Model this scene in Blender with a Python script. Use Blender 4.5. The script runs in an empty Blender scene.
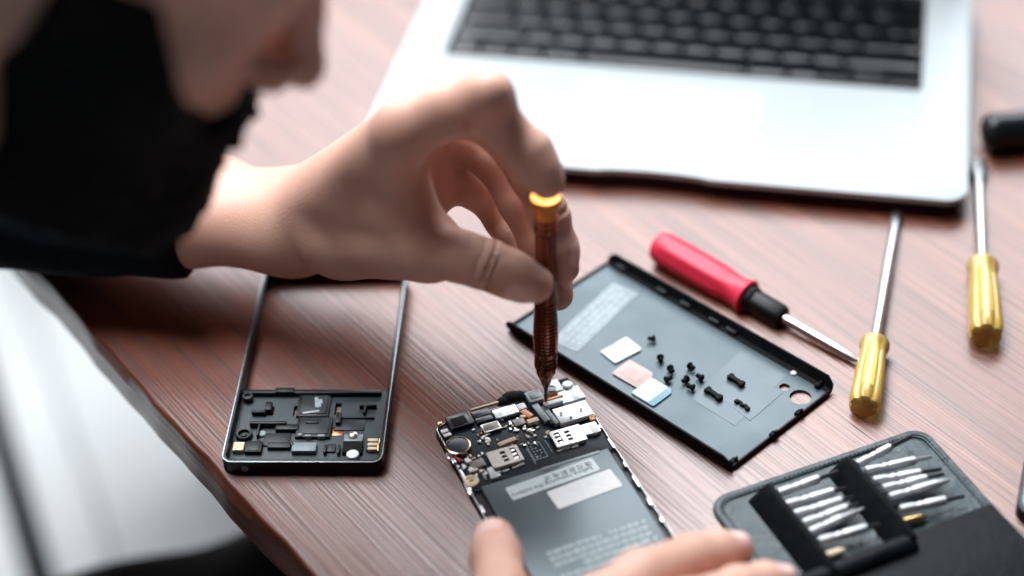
import bpy, bmesh, math, random
import numpy as np
from mathutils import Vector, Matrix
from mathutils.geometry import tessellate_polygon

random.seed(7)
SC = bpy.context.scene
COL = SC.collection
PI = math.pi
MM = 0.001

# ------------------------------------------------------------------ camera
FPX, PITCH, ROLL, CAMH = 1845.419, 0.670314, -0.0406954, 0.571676
_c, _s = math.cos(PITCH), math.sin(PITCH)
FWD = Vector((0, _c, -_s))
_r0, _d0 = Vector((1, 0, 0)), Vector((0, -_s, -_c))
RGT = _r0 * math.cos(ROLL) - _d0 * math.sin(ROLL)
DWN = _r0 * math.sin(ROLL) + _d0 * math.cos(ROLL)
EYE = Vector((0, 0, CAMH))


def ray(px, py):
    return FWD + RGT * ((px - 512) / FPX) + DWN * ((py - 288) / FPX)


def on_z(px, py, z=0.0):            # world point at height z
    d = ray(px, py)
    return EYE + d * ((z - CAMH) / d.z)


def on_y(px, py, y):                # world point in the upright plane at y
    d = ray(px, py)
    return EYE + d * (y / d.y)


def at_depth(px, py, t):
    return EYE + ray(px, py) * t


# ------------------------------------------------------------------ materials
def mat(name, color, rough=0.5, metal=0.0, spec=0.5, noise=None, bump=None, coat=0.0,
        trans=0.0, ior=1.45, sss=0.0, sss_rad=(1, .35, .2), aniso=0.0, rnoise=None, alpha=1.0):
    """principled material; noise=(scale, color2, contrast); bump=(scale, strength, distance)"""
    m = bpy.data.materials.new(name)
    m.use_nodes = True
    nt = m.node_tree
    b = nt.nodes['Principled BSDF']
    I = b.inputs
    I['Base Color'].default_value = (*color, 1)
    I['Roughness'].default_value = rough
    I['Metallic'].default_value = metal
    I['Specular IOR Level'].default_value = spec
    I['IOR'].default_value = ior
    I['Coat Weight'].default_value = coat
    I['Coat Roughness'].default_value = 0.15
    I['Transmission Weight'].default_value = trans
    I['Alpha'].default_value = alpha
    if sss:
        I['Subsurface Weight'].default_value = sss
        I['Subsurface Radius'].default_value = sss_rad
        I['Subsurface Scale'].default_value = 0.004
    tc = nt.nodes.new('ShaderNodeTexCoord')
    if noise:
        n = nt.nodes.new('ShaderNodeTexNoise')
        n.inputs['Scale'].default_value = noise[0]
        n.inputs['Detail'].default_value = 6
        nt.links.new(tc.outputs['Object'], n.inputs['Vector'])
        r = nt.nodes.new('ShaderNodeValToRGB')
        k = noise[2] if len(noise) > 2 else .2
        r.color_ramp.elements[0].position = .5 - k
        r.color_ramp.elements[1].position = .5 + k
        r.color_ramp.elements[0].color = (*color, 1)
        r.color_ramp.elements[1].color = (*noise[1], 1)
        nt.links.new(n.outputs['Fac'], r.inputs['Fac'])
        nt.links.new(r.outputs['Color'], I['Base Color'])
    if rnoise:
        n = nt.nodes.new('ShaderNodeTexNoise')
        n.inputs['Scale'].default_value = rnoise[0]
        n.inputs['Detail'].default_value = 4
        nt.links.new(tc.outputs['Object'], n.inputs['Vector'])
        mr = nt.nodes.new('ShaderNodeMapRange')
        mr.inputs['To Min'].default_value = rnoise[1]
        mr.inputs['To Max'].default_value = rnoise[2]
        mr.inputs['From Min'].default_value = .3
        mr.inputs['From Max'].default_value = .7
        nt.links.new(n.outputs['Fac'], mr.inputs['Value'])
        nt.links.new(mr.outputs['Result'], I['Roughness'])
    if bump:
        n = nt.nodes.new('ShaderNodeTexNoise')
        n.inputs['Scale'].default_value = bump[0]
        n.inputs['Detail'].default_value = 5
        nt.links.new(tc.outputs['Object'], n.inputs['Vector'])
        bp = nt.nodes.new('ShaderNodeBump')
        bp.inputs['Strength'].default_value = bump[1]
        bp.inputs['Distance'].default_value = bump[2]
        nt.links.new(n.outputs['Fac'], bp.inputs['Height'])
        nt.links.new(bp.outputs['Normal'], I['Normal'])
    return m


def srgb(r, g, b):
    f = lambda c: (c / 255 / 12.92) if c <= 10 else ((c / 255 + .055) / 1.055) ** 2.4
    return (f(r), f(g), f(b))


# ------------------------------------------------------------------ mesh helpers
def ident(bm, f0):
    return bm


def box(bm, c, s, bev=0.0, rz=0.0, seg=2, rot=None):
    t = bmesh.new()
    bmesh.ops.create_cube(t, size=1)
    bmesh.ops.scale(t, vec=s, verts=t.verts)
    if bev:
        bmesh.ops.bevel(t, geom=list(t.edges), offset=min(bev, min(s) * .49), segments=seg, affect='EDGES', profile=.5)
    M = Matrix.Translation(c) @ (rot.to_4x4() if rot else Matrix.Rotation(rz, 4, 'Z'))
    bmesh.ops.transform(t, matrix=M, verts=t.verts)
    merge(bm, t)


def merge(bm, t):
    me = bpy.data.meshes.new('tmp')
    t.to_mesh(me)
    t.free()
    bm.from_mesh(me)
    bpy.data.meshes.remove(me)


def rrect(w, h, r, n=6, c=(0, 0)):
    pts = []
    for (sx, sy, a0) in ((1, 1, 0), (-1, 1, PI / 2), (-1, -1, PI), (1, -1, 1.5 * PI)):
        for i in range(n + 1):
            a = a0 + PI / 2 * i / n
            pts.append((c[0] + sx * (w / 2 - r) + r * math.cos(a), c[1] + sy * (h / 2 - r) + r * math.sin(a)))
    return pts


def circle(r, n=24, c=(0, 0)):
    return [(c[0] + r * math.cos(2 * PI * i / n), c[1] + r * math.sin(2 * PI * i / n)) for i in range(n)]


def plate(bm, loops, z0, z1, M=None, bev=0.0):
    """prism of a polygon with holes (first loop outer, rest holes)"""
    t = bmesh.new()
    flat = [p for l in loops for p in l]
    tris = tessellate_polygon([[Vector((p[0], p[1], 0)) for p in l] for l in loops])
    vb = [t.verts.new((p[0], p[1], z0)) for p in flat]
    vt = [t.verts.new((p[0], p[1], z1)) for p in flat]
    if len(loops) == 1:
        t.faces.new(vt)
        t.faces.new(list(reversed(vb)))
    else:
        for a, b, c in tris:
            for vs in ((vt[a], vt[b], vt[c]), (vb[c], vb[b], vb[a])):
                try:
                    t.faces.new(vs)
                except ValueError:
                    pass
    k = 0
    for l in loops:
        n = len(l)
        for i in range(n):
            a, b = k + i, k + (i + 1) % n
            t.faces.new((vb[a], vb[b], vt[b], vt[a]))
        k += n
    bmesh.ops.recalc_face_normals(t, faces=t.faces)
    if bev:
        es = [e for e in t.edges if len(e.link_faces) == 2 and e.calc_face_angle(0) > .9 and abs(e.verts[0].co.z - e.verts[1].co.z) < 1e-7 and e.verts[0].co.z > (z0 + z1) / 2]
        bmesh.ops.bevel(t, geom=es, offset=bev, segments=2, affect='EDGES', profile=.5)
    if M is not None:
        bmesh.ops.transform(t, matrix=M, verts=t.verts)
    merge(bm, t)


def lathe(bm, prof, n=32, M=None, flute=None):
    """prof: list of (r, z); axis z; flute(a, r, z)->r"""
    t = bmesh.new()
    rings = []
    for r, z in prof:
        if r < 1e-7:
            rings.append([t.verts.new((0, 0, z))])
        else:
            rr = []
            for i in range(n):
                a = 2 * PI * i / n
                q = flute(a, r, z) if flute else r
                rr.append(t.verts.new((q * math.cos(a), q * math.sin(a), z)))
            rings.append(rr)
    for A, B in zip(rings, rings[1:]):
        for i in range(n):
            j = (i + 1) % n
            if len(A) == 1 and len(B) == 1:
                continue
            if len(A) == 1:
                t.faces.new((A[0], B[i], B[j]))
            elif len(B) == 1:
                t.faces.new((A[i], B[0], A[j]))
            else:
                t.faces.new((A[i], B[i], B[j], A[j]))
    for R in (rings[0], rings[-1]):
        if len(R) > 1:
            t.faces.new(R)
    bmesh.ops.recalc_face_normals(t, faces=t.faces)
    if M is not None:
        bmesh.ops.transform(t, matrix=M, verts=t.verts)
    merge(bm, t)


def axis_matrix(a, b):
    """matrix taking +z at the origin to the direction a->b, origin at a"""
    d = (b - a).normalized()
    return Matrix.Translation(a) @ d.to_track_quat('Z', 'Y').to_matrix().to_4x4()


def make(name, bm, m, parent=None, smooth=40, loc=None, rz=0.0):
    me = bpy.data.meshes.new(name)
    if isinstance(bm, bmesh.types.BMesh):
        bm.to_mesh(me)
        bm.free()
    else:
        me = bm
    if m is not None:
        me.materials.clear()
        me.materials.append(m)
    if smooth:
        for p in me.polygons:
            p.use_smooth = True
        if smooth < 180:
            me.set_sharp_from_angle(angle=math.radians(smooth))
    o = bpy.data.objects.new(name, me)
    COL.objects.link(o)
    if parent is not None:
        o.parent = parent
    if loc is not None:
        o.location = loc
        o.rotation_euler = (0, 0, rz)
    return o


def tag(o, label, cat, group=None):
    o['label'] = label
    o['category'] = cat
    if group:
        o['group'] = group
    return o


def thing(name, label, cat, loc=(0, 0, 0), rz=0.0, group=None):
    o = bpy.data.objects.new(name, None)
    o.empty_display_size = .02
    COL.objects.link(o)
    o.location = loc
    o.rotation_euler = (0, 0, rz)
    return tag(o, label, cat, group)


def local(root):
    """picture point on height z -> coordinates of root (roots only turn about z)"""
    c, s = math.cos(-root.rotation_euler.z), math.sin(-root.rotation_euler.z)
    L = root.location

    def f(px, py, z):
        p = on_z(px, py, L.z + z) - L
        return Vector((p.x * c - p.y * s, p.x * s + p.y * c, z))
    return f


def copy_tree(o, parent=None):
    c = o.copy()
    COL.objects.link(c)
    if parent is not None:
        c.parent = parent
    for ch in [x for x in bpy.data.objects if x.parent == o]:
        copy_tree(ch, c)
    return c


def text_mesh(s, size, M, extrude=0.00003):
    cu = bpy.data.curves.new('t', 'FONT')
    cu.body = s
    cu.size = size
    cu.extrude = extrude
    cu.align_x = 'CENTER'
    cu.align_y = 'CENTER'
    cu.resolution_u = 3
    o = bpy.data.objects.new('t', cu)
    COL.objects.link(o)
    dg = bpy.context.evaluated_depsgraph_get()
    me = bpy.data.meshes.new_from_object(o.evaluated_get(dg))
    bpy.data.objects.remove(o)
    me.transform(M)
    return me


def add_text(bm, s, size, M):
    me = text_mesh(s, size, M)
    bm.from_mesh(me)
    bpy.data.meshes.remove(me)
# ------------------------------------------------------------------ palette
M = {}
M['black_plastic'] = mat('black_plastic', srgb(12, 17, 20), .42, spec=.35, noise=(300, srgb(17, 22, 25)), bump=(2500, .15, .0003))
M['dark_plastic'] = mat('dark_plastic', srgb(33, 41, 46), .45, spec=.35, noise=(200, srgb(42, 48, 52)))
M['black_matte'] = mat('black_matte', srgb(7, 11, 14), .65, spec=.15, noise=(400, srgb(20, 24, 26)))
M['silver'] = mat('silver', srgb(205, 206, 208), .28, 1.0, noise=(300, srgb(225, 225, 226)))
M['steel'] = mat('steel', srgb(196, 199, 203), .3, 1.0, noise=(40, srgb(215, 217, 220)))
M['alu'] = mat('brushed_aluminium', srgb(184, 191, 196), .45, .1, noise=(40, srgb(188, 195, 199)), bump=(4000, .05, .0002))
M['white'] = mat('white_plastic', srgb(225, 226, 228), .45, noise=(200, srgb(236, 236, 237)))
M['paper'] = mat('white_paper', srgb(226, 228, 230), .6, noise=(300, srgb(236, 237, 238)))
M['grey_paper'] = mat('grey_paper', srgb(205, 216, 221), .45, noise=(300, srgb(212, 222, 226)))
M['ink'] = mat('dark_ink', srgb(40, 46, 52), .6, noise=(500, srgb(60, 66, 72)))
M['pale_ink'] = mat('pale_ink', srgb(150, 165, 170), .5, noise=(300, srgb(175, 188, 192)))
M['gold'] = mat('gold', srgb(226, 180, 110), .25, 1.0, noise=(200, srgb(240, 205, 150)))
M['tray'] = mat('tray_plastic', srgb(46, 58, 64), .5, noise=(200, srgb(54, 67, 73)))
M['copper'] = mat('copper', srgb(205, 130, 95), .3, 1.0, noise=(900, srgb(150, 90, 70)))
M['cream'] = mat('cream_plastic', srgb(222, 196, 165), .45, noise=(300, srgb(232, 212, 185)))
M['orange'] = mat('orange_film', srgb(210, 110, 45), .35, noise=(200, srgb(225, 140, 70)))
M['pcb'] = mat('circuit_board', srgb(6, 18, 28), .5, spec=.2, noise=(500, srgb(12, 30, 42), .1))
M['chip'] = mat('grey_chip', srgb(105, 98, 94), .4, .3, noise=(300, srgb(125, 118, 112)))
M['dark_chip'] = mat('dark_chip', srgb(22, 30, 38), .3, noise=(300, srgb(36, 46, 58)))
M['grey'] = mat('grey_plastic', srgb(120, 132, 138), .4, noise=(200, srgb(140, 150, 156)))
M['foil'] = mat('pale_foil', srgb(190, 212, 220), .3, .5, noise=(250, srgb(225, 232, 236)), bump=(300, .6, .001))
M['foam'] = mat('black_foam', srgb(14, 17, 18), .9, noise=(600, srgb(22, 25, 27)), bump=(900, .6, .0005))

# ------------------------------------------------------------------ room
def struct(o):
    o['kind'] = 'structure'
    return o


FLOOR_Z = -0.74
fm = mat('floor_paint', srgb(240, 244, 246), .55, noise=(3, srgb(244, 247, 248)), bump=(60, .1, .002))
bm = bmesh.new()
# pale floor panels, one wide dark joint and one shallow joint, both running past the table edge
ja, jb = on_z(0, 440, FLOOR_Z), on_z(40, 576, FLOOR_Z)
dj = (jb - ja).normalized()
ang = math.atan2(dj.y, dj.x)
Rj = Matrix.Translation((ja.x, ja.y, FLOOR_Z)) @ Matrix.Rotation(ang, 4, 'Z')
na, nb = on_z(70, 430, FLOOR_Z), on_z(112, 576, FLOOR_Z)
off = (Rj.inverted() @ na).y
gap = .027
for (y0, y1) in ((-2.4, -gap / 2), (gap / 2, off - .0015), (off + .0015, 3.2)):
    t = bmesh.new()
    box(t, Vector((0, (y0 + y1) / 2, -.02)), (7, y1 - y0, .04), .004)
    bmesh.ops.transform(t, matrix=Rj, verts=t.verts)
    merge(bm, t)
floor = struct(make('floor', bm, fm))
bm = bmesh.new()
box(bm, Vector((0, 0, -.056)), (6.9, .2, .03))
bmesh.ops.transform(bm, matrix=Rj, verts=bm.verts)
struct(make('trim_1', bm, mat('floor_base', srgb(6, 8, 10), .9, spec=.1, noise=(20, srgb(9, 11, 13)))))

WY = 2.05
wx0, wx1, wz0, wz1 = -1.35, 1.1, .6, 2.4
wm = mat('wall_paint', srgb(196, 198, 200), .8, noise=(6, srgb(204, 205, 206)))
bm = bmesh.new()
plate(bm, [[(-3.4, FLOOR_Z), (3.4, FLOOR_Z), (3.4, 2.6), (-3.4, 2.6)], [(wx0, wz0), (wx1, wz0), (wx1, wz1), (wx0, wz1)]], -.12, 0,
      Matrix.Translation((0, WY, 0)) @ Matrix.Rotation(PI / 2, 4, 'X'))
struct(make('wall_back', bm, wm, smooth=0))
bm = bmesh.new()
fw = .05
cx, cz = (wx0 + wx1) / 2, (wz0 + wz1) / 2
for x in (wx0 + fw / 2, cx, wx1 - fw / 2):
    box(bm, Vector((x, WY + .05, cz)), (fw, .06, wz1 - wz0), .004)
for z in (wz0 + fw / 2, wz1 - fw / 2):
    box(bm, Vector((cx, WY + .05, z)), (wx1 - wx0 - .002, .055, fw), .004)
struct(make('window_1', bm, M['white']))

# ------------------------------------------------------------------ table
E0, E1 = on_z(40, 275), on_z(313, 576)
ed = (E1 - E0).normalized()
TA = math.atan2(ed.y, ed.x)


def wood(name):
    m = bpy.data.materials.new(name)
    m.use_nodes = True
    nt = m.node_tree
    b = nt.nodes['Principled BSDF']
    tc = nt.nodes.new('ShaderNodeTexCoord')

    def nz(scale, detail, rough=.6, dist=0.0):
        mp = nt.nodes.new('ShaderNodeMapping')
        mp.inputs['Scale'].default_value = scale
        nt.links.new(tc.outputs['Object'], mp.inputs['Vector'])
        n = nt.nodes.new('ShaderNodeTexNoise')
        n.inputs['Scale'].default_value = 1
        n.inputs['Detail'].default_value = detail
        n.inputs['Roughness'].default_value = rough
        n.inputs['Distortion'].default_value = dist
        nt.links.new(mp.outputs['Vector'], n.inputs['Vector'])
        return n

    def ramp(src, stops):
        r = nt.nodes.new('ShaderNodeValToRGB')
        e = r.color_ramp.elements
        while len(e) < len(stops):
            e.new(.5)
        for x, (p, c) in zip(e, stops):
            x.position = p
            x.color = (*c, 1)
        nt.links.new(src, r.inputs['Fac'])
        return r
    broad = nz((2.2, 60, 60), 5, .6, .4)
    base = ramp(broad.outputs['Fac'], [(.25, srgb(92, 43, 27)), (.5, srgb(116, 58, 38)), (.75, srgb(136, 74, 50))])
    fine = nz((8, 640, 640), 2, .55)
    fr_ = ramp(fine.outputs['Fac'], [(.36, (.40, .35, .34)), (.47, (.88, .86, .86)), (.68, (1.08, 1.07, 1.06))])
    mx = nt.nodes.new('ShaderNodeMix')
    mx.data_type = 'RGBA'
    mx.blend_type = 'MULTIPLY'
    mx.inputs['Factor'].default_value = 1
    nt.links.new(base.outputs['Color'], mx.inputs['A'])
    nt.links.new(fr_.outputs['Color'], mx.inputs['B'])
    nt.links.new(mx.outputs['Result'], b.inputs['Base Color'])
    mr = nt.nodes.new('ShaderNodeMapRange')
    mr.inputs['From Min'].default_value = .3
    mr.inputs['From Max'].default_value = .7
    mr.inputs['To Min'].default_value = .40
    mr.inputs['To Max'].default_value = .28
    nt.links.new(fine.outputs['Fac'], mr.inputs['Value'])
    nt.links.new(mr.outputs['Result'], b.inputs['Roughness'])
    bp = nt.nodes.new('ShaderNodeBump')
    bp.inputs['Strength'].default_value = .4
    bp.inputs['Distance'].default_value = .0006
    nt.links.new(fine.outputs['Fac'], bp.inputs['Height'])
    nt.links.new(bp.outputs['Normal'], b.inputs['Normal'])
    b.inputs['Specular IOR Level'].default_value = .9
    return m


WOOD = wood('table_wood')
table = thing('table', 'reddish brown wooden table with a natural wavy edge carrying the laptop and tools', 'table', (E0.x, E0.y, 0), TA)
bm = bmesh.new()
# outline: wavy near edge along y = 0, rest straight
LX0, LX1, WY1 = -.62, .62, .82
pts = []
n = 130
for i in range(n + 1):
    x = LX0 + (LX1 - LX0) * i / n
    pts.append((x, .0003 * math.sin(x * 31 + .8) + .0004 * math.sin(x * 83) + .0003 * math.sin(x * 190)))
pts += [(LX1, WY1), (LX0, WY1)]
layers = [(0, -.0), (-.0012, .0), ]
t = bmesh.new()
prof = [(.0000, .0012), (-.0005, .0004), (-.0014, .0), (-.0075, -.0012), (-.0085, -.0004), (-.0225, -.0008), (-.024, .0012)]
rings = []
for z, ins in prof:
    rg = []
    for k, (x, y) in enumerate(pts):
        if k <= n:
            rg.append(t.verts.new((x, y + ins + (.0005 * math.sin(x * 57) if z < -.003 else 0), z)))
        else:
            rg.append(t.verts.new((x, y, z)))
    rings.append(rg)
t.faces.new(rings[0])
t.faces.new(list(reversed(rings[-1])))
for A, B in zip(rings, rings[1:]):
    for i in range(len(A)):
        j = (i + 1) % len(A)
        t.faces.new((A[i], A[j], B[j], B[i]))
bmesh.ops.recalc_face_normals(t, faces=t.faces)
merge(bm, t)
make('tabletop', bm, WOOD, table, 50)
for x in (LX0 + .07, LX1 - .07):
    for y in (.34, WY1 - .07):
        bm = bmesh.new()
        box(bm, Vector((x, y, (FLOOR_Z - .024) / 2)), (.05, .05, -FLOOR_Z - .024), .004)
        make('leg', bm, WOOD, table)
# ------------------------------------------------------------------ opened phone with board and battery
PW, PL = .070, .139
PA = math.radians(20.6)
tl = on_z(433, 424.5, .0055)
u = Vector((math.cos(PA), math.sin(PA), 0))
v = Vector((-math.sin(PA), math.cos(PA), 0))
pc = tl + u * PW / 2 - v * PL / 2
phone = thing('smartphone', 'opened smartphone showing its circuit board and dark battery under the screwdriver tip', 'phone', (pc.x, pc.y, 0), PA)
pl = local(phone)
BT = .0050      # top of the circuit board

bm = bmesh.new()
plate(bm, [rrect(PW, PL, .004)], .0004, .0034, bev=.0006)
make('display_module', bm, M['black_plastic'], phone)
bm = bmesh.new()
plate(bm, [rrect(PW - .0006, PL - .0006, .004), rrect(PW - .0016, PL - .0016, .0036)], .0035, .0047, bev=.0003)
# silver clips on the long sides
for sx in (-1, 1):
    for k in range(4 if sx < 0 else 9):
        y = PL / 2 - .016 - k * .0135 + random.uniform(-.002, .002)
        ln = random.uniform(.002, .0075)
        box(bm, Vector((sx * (PW / 2 - .0012), y, .0046)), (.0010, ln, .0008), .0002)
make('side_frame', bm, M['steel'], phone)
bm = bmesh.new()
bt = pl(480, 487.5, BT)        # battery top-left corner
yb = bt.y
plate(bm, [rrect(PW - .0034, PL / 2 - .0017 - yb + .0012, .002, c=(0, (PL / 2 - .0017 + yb - .0012) / 2))], .0035, .0044, bev=.0002)
board = make('circuit_board', bm, M['pcb'], phone)

bx0, bx1 = bt.x, pl(603, 440.5, BT).x
by0 = -PL / 2 + .012
bm = bmesh.new()
BZ = .0056
box(bm, Vector(((bx0 + bx1) / 2, (yb + by0) / 2, (.0036 + BZ) / 2)), (bx1 - bx0, yb - by0, BZ - .0036), .0008, seg=3)
batt_m = mat('battery_wrap', srgb(60, 74, 81), .34, .25, spec=.7, noise=(60, srgb(66, 80, 87)), bump=(700, .1, .0003))
battery = make('battery', bm, batt_m, phone)
# seam tape at the battery head and a flex strip at its foot
bm = bmesh.new()
box(bm, Vector(((bx0 + bx1) / 2 + .012, yb - .0012, BZ + .0001)), (.028, .0016, .0002), .00008)
make('seam_tape', bm, M['grey'], battery)
bm = bmesh.new()
box(bm, Vector((0, -PL / 2 + .0062, .0042)), (PW - .012, .008, .0014), .0004)
make('lower_board', bm, M['pcb'], phone)


def px_box(parent, name, px, py, w, h, z0, z1, m, rz=0.0, bev=.00025, f=None):
    p = f(px, py, z1)
    bm = bmesh.new()
    box(bm, Vector((p.x, p.y, (z0 + z1) / 2)), (w * MM, h * MM, z1 - z0), bev, rz)
    return make(name, bm, m, parent)


# battery labels: a grey one with two lines of upside-down print and a blank white one
def quad_label(name, quad, z, m, parent, f):
    P = [f(a, b, z) for a, b in quad]
    c = sum(P, Vector()) / 4
    w = ((P[1] - P[0]).length + (P[2] - P[3]).length) / 2
    h = ((P[3] - P[0]).length + (P[2] - P[1]).length) / 2
    d = (P[1] - P[0]) + (P[2] - P[3])
    a = math.atan2(d.y, d.x)
    bm = bmesh.new()
    plate(bm, [rrect(w, h, min(.001, h * .2))], z - .00012, z + .00008, Matrix.Translation((c.x, c.y, 0)) @ Matrix.Rotation(a, 4, 'Z'))
    return make(name, bm, m, parent), c, w, h, a


lab, c, w, h, a = quad_label('caution_label', [(505, 488), (593, 457.5), (599.5, 470), (513, 501)], BZ + .00012, M['grey_paper'], battery, pl)
bm = bmesh.new()
Tm = Matrix.Translation((c.x, c.y, BZ + .00022)) @ Matrix.Rotation(a + PI, 4, 'Z')
add_text(bm, 'before removing the battery', .0034, Tm @ Matrix.Translation((.001, .0014, 0)))
add_text(bm, '请 勿 拆 卸 电 池', .0031, Tm @ Matrix.Translation((-.008, -.0016, 0)))
t_ = make('label_print', bm, M['ink'], lab, 0)
lab2, *_ = quad_label('blank_label', [(546, 491), (611.5, 469.5), (621, 485), (559, 510.5)], BZ + .00012, M['paper'], battery, pl)

# rows of pale print lower on the battery (out of focus, only word shapes are readable)
bm = bmesh.new()
p0, p1 = pl(547, 554, BZ), pl(644, 521, BZ)
rowd = (p1 - p0)
ra = math.atan2(rowd.y, rowd.x)
Rr = Matrix.Translation((p0.x, p0.y, BZ + .00004)) @ Matrix.Rotation(ra, 4, 'Z')
LT = rowd.length
for r in range(7):
    x = 0.0 if r != 3 else .012
    y = -.0036 * r
    while x < LT - .001:
        ww = random.uniform(.0012, .0042)
        if r == 0 and x > .024 and x < .028:
            x += .003
        t = bmesh.new()
        box(t, Vector((x + ww / 2, y, 0)), (min(ww, LT - x), .0019 + .0003 * (r % 2), .00008))
        bmesh.ops.transform(t, matrix=Rr, verts=t.verts)
        merge(bm, t)
        x += ww + .0007
make('battery_print', bm, M['pale_ink'], battery, 0)

# ---- components on the board
def C(name, px, py, w, h, z, m, rz=0.0, bev=.00025, parent=None):
    return px_box(parent or board, name, px, py, w, h, BT - .0007, BT + z * .72 * MM, M[m] if isinstance(m, str) else m, rz, bev, pl)


pm = pl(458, 444.9, BT + .002)
bm = bmesh.new()
Tm = Matrix.Translation((pm.x, pm.y, BT - .0007))
lathe(bm, [(.0056, 0), (.0058, .0018), (.0057, .0026), (.0051, .0028), (.0050, .0025), (.0050, .0006)], 40, Tm)
motor = make('vibration_motor', bm, mat('motor_rim', srgb(170, 140, 105), .25, 1.0, noise=(200, srgb(200, 190, 175))), board)
bm = bmesh.new()
lathe(bm, [(.00495, .0004), (.00495, .0025), (.0046, .0026), (0, .00262)], 40, Tm)
make('motor_cap', bm, M['dark_chip'], motor)
bm = bmesh.new()
for k, (a_, b_) in enumerate((((455, 457), (460, 462)), ((457, 458), (463, 461)))):
    A, B = pl(*a_, BT + .001), pl(*b_, BT + .001)
    lathe(bm, [(.0004, 0), (.0004, (B - A).length)], 10, axis_matrix(A, B))
make('motor_lead', bm, mat('red_lead', srgb(190, 40, 45), .4, noise=(200, srgb(205, 60, 60))), motor)

C('camera_socket', 459, 420, 10.5, 8.5, 1.6, 'dark_chip')
C('camera_socket', 459, 420.5, 7, 5.5, 1.9, 'black_matte')
C('antenna_pad', 439.6, 423, 2.2, 1.6, .8, 'gold')
C('connector', 444.5, 430.5, 3.4, 2.2, 1.0, 'white')
C('connector', 447.5, 434.5, 3.6, 2.0, 1.0, 'white')
C('shield_fence', 470.5, 416, .8, 8, 1.6, 'chip')
C('edge_strip', 486, 405, 15, 1.2, 1.2, 'cream')
C('memory_chip', 481, 412.5, 8.5, 4.6, 1.1, 'dark_chip')
C('memory_chip', 484, 418.5, 8, 3.2, .9, 'dark_chip')
C('shield_can', 505.5, 411, 11.5, 6.0, 1.7, 'foil')
C('flex_connector', 521.5, 406, 4, 4, 1.9, 'white')
C('orange_flex', 526.8, 413, 3.2, 6, 1.5, 'orange', .35)
C('flex_connector', 532.8, 420, 5.4, 2.8, 1.6, 'cream')
C('flex_connector', 524.5, 415.5, 4.2, 2, 1.4, 'cream')
bm = bmesh.new()
for (q, r, hh) in (((505, 400.5), 4.2, 2.6), ((511, 397.5), 5.2, 3.4), ((518, 396.5), 4.4, 3.0), ((524, 396), 3.6, 2.4)):
    p = pl(*q, BT)
    t = bmesh.new()
    bmesh.ops.create_icosphere(t, subdivisions=3, radius=1)
    bmesh.ops.transform(t, matrix=Matrix.Translation((p.x, p.y, BT - .0006)) @ Matrix.Diagonal((r * MM, r * .7 * MM, hh * MM, 1)), verts=t.verts)
    merge(bm, t)
make('foam_gasket', bm, M['foam'], board)
C('camera_module', 534.5, 395.5, 7.5, 7.5, 3.2, 'grey')
C('camera_module', 534.5, 394.5, 5, 5, 3.5, mat('camera_top', srgb(92, 104, 110), .35, noise=(200, srgb(104, 116, 122))))
C('bracket', 541, 412, 3.2, 13, 2.0, 'grey', .08)
C('bracket', 548.5, 414.5, 3.8, 12.5, 1.6, 'dark_plastic', .08)
C('bracket', 552, 416.5, 2.2, 10, 2.2, 'grey', .08)
sh = C('shield_plate', 573, 411.5, 16.5, 10.5, 2.4, mat('white_shield', srgb(214, 216, 220), .4, .3, noise=(300, srgb(224, 225, 228)), bump=(500, .15, .0003)))
for q in ((561, 413), (571, 417), (581, 409)):
    p = pl(*q, BT + .0024)
    bm = bmesh.new()
    lathe(bm, [(.0007, 0), (.0006, .00025), (0, .0003)], 14, Matrix.Translation((p.x, p.y, BT + .00235)))
    make('rivet', bm, M['grey'], sh)
C('audio_jack', 553, 386, 7.5, 8.2, 3.0, 'white')
pj_ = pl(551.5, 388.5, BT + .003)
bm = bmesh.new()
lathe(bm, [(.0019, 0), (.0021, .0003), (.0014, .0004), (.0013, .0001)], 24, Matrix.Translation((pj_.x, pj_.y, BT + .003)))
make('jack_ring', bm, M['grey'], board)
C('orange_flex', 553.5, 397.5, 9.5, 1.5, 3.1, 'orange', .02)
C('flex_cable', 553, 401.5, 9, 2.6, 2.6, 'paper')
C('sensor', 564.5, 382, 5.2, 5.2, 2.2, 'black_matte')
ps = pl(567.5, 383.5, BT + .003)
bm = bmesh.new()
lathe(bm, [(.0026, 0), (.0026, .0012), (.002, .0018), (0, .0019)], 24, Matrix.Translation((ps.x, ps.y, BT + .0012)))
make('antenna_button', bm, M['white'], board)
C('speaker_box', 570.5, 394, 11, 9, 2.2, 'foil')
C('speaker_box', 574, 393, 3.5, 7.5, 2.5, 'white')
C('battery_connector', 588.5, 428.5, 9.5, 7, 1.5, 'foil')
C('battery_connector', 594, 428, 3.2, 6, 1.8, 'white')
C('orange_flex', 592, 417.5, 2.6, 3.2, 1.6, 'orange')
C('nut', 591.5, 414.5, 3.4, 2.4, 1.9, 'cream')


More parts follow.
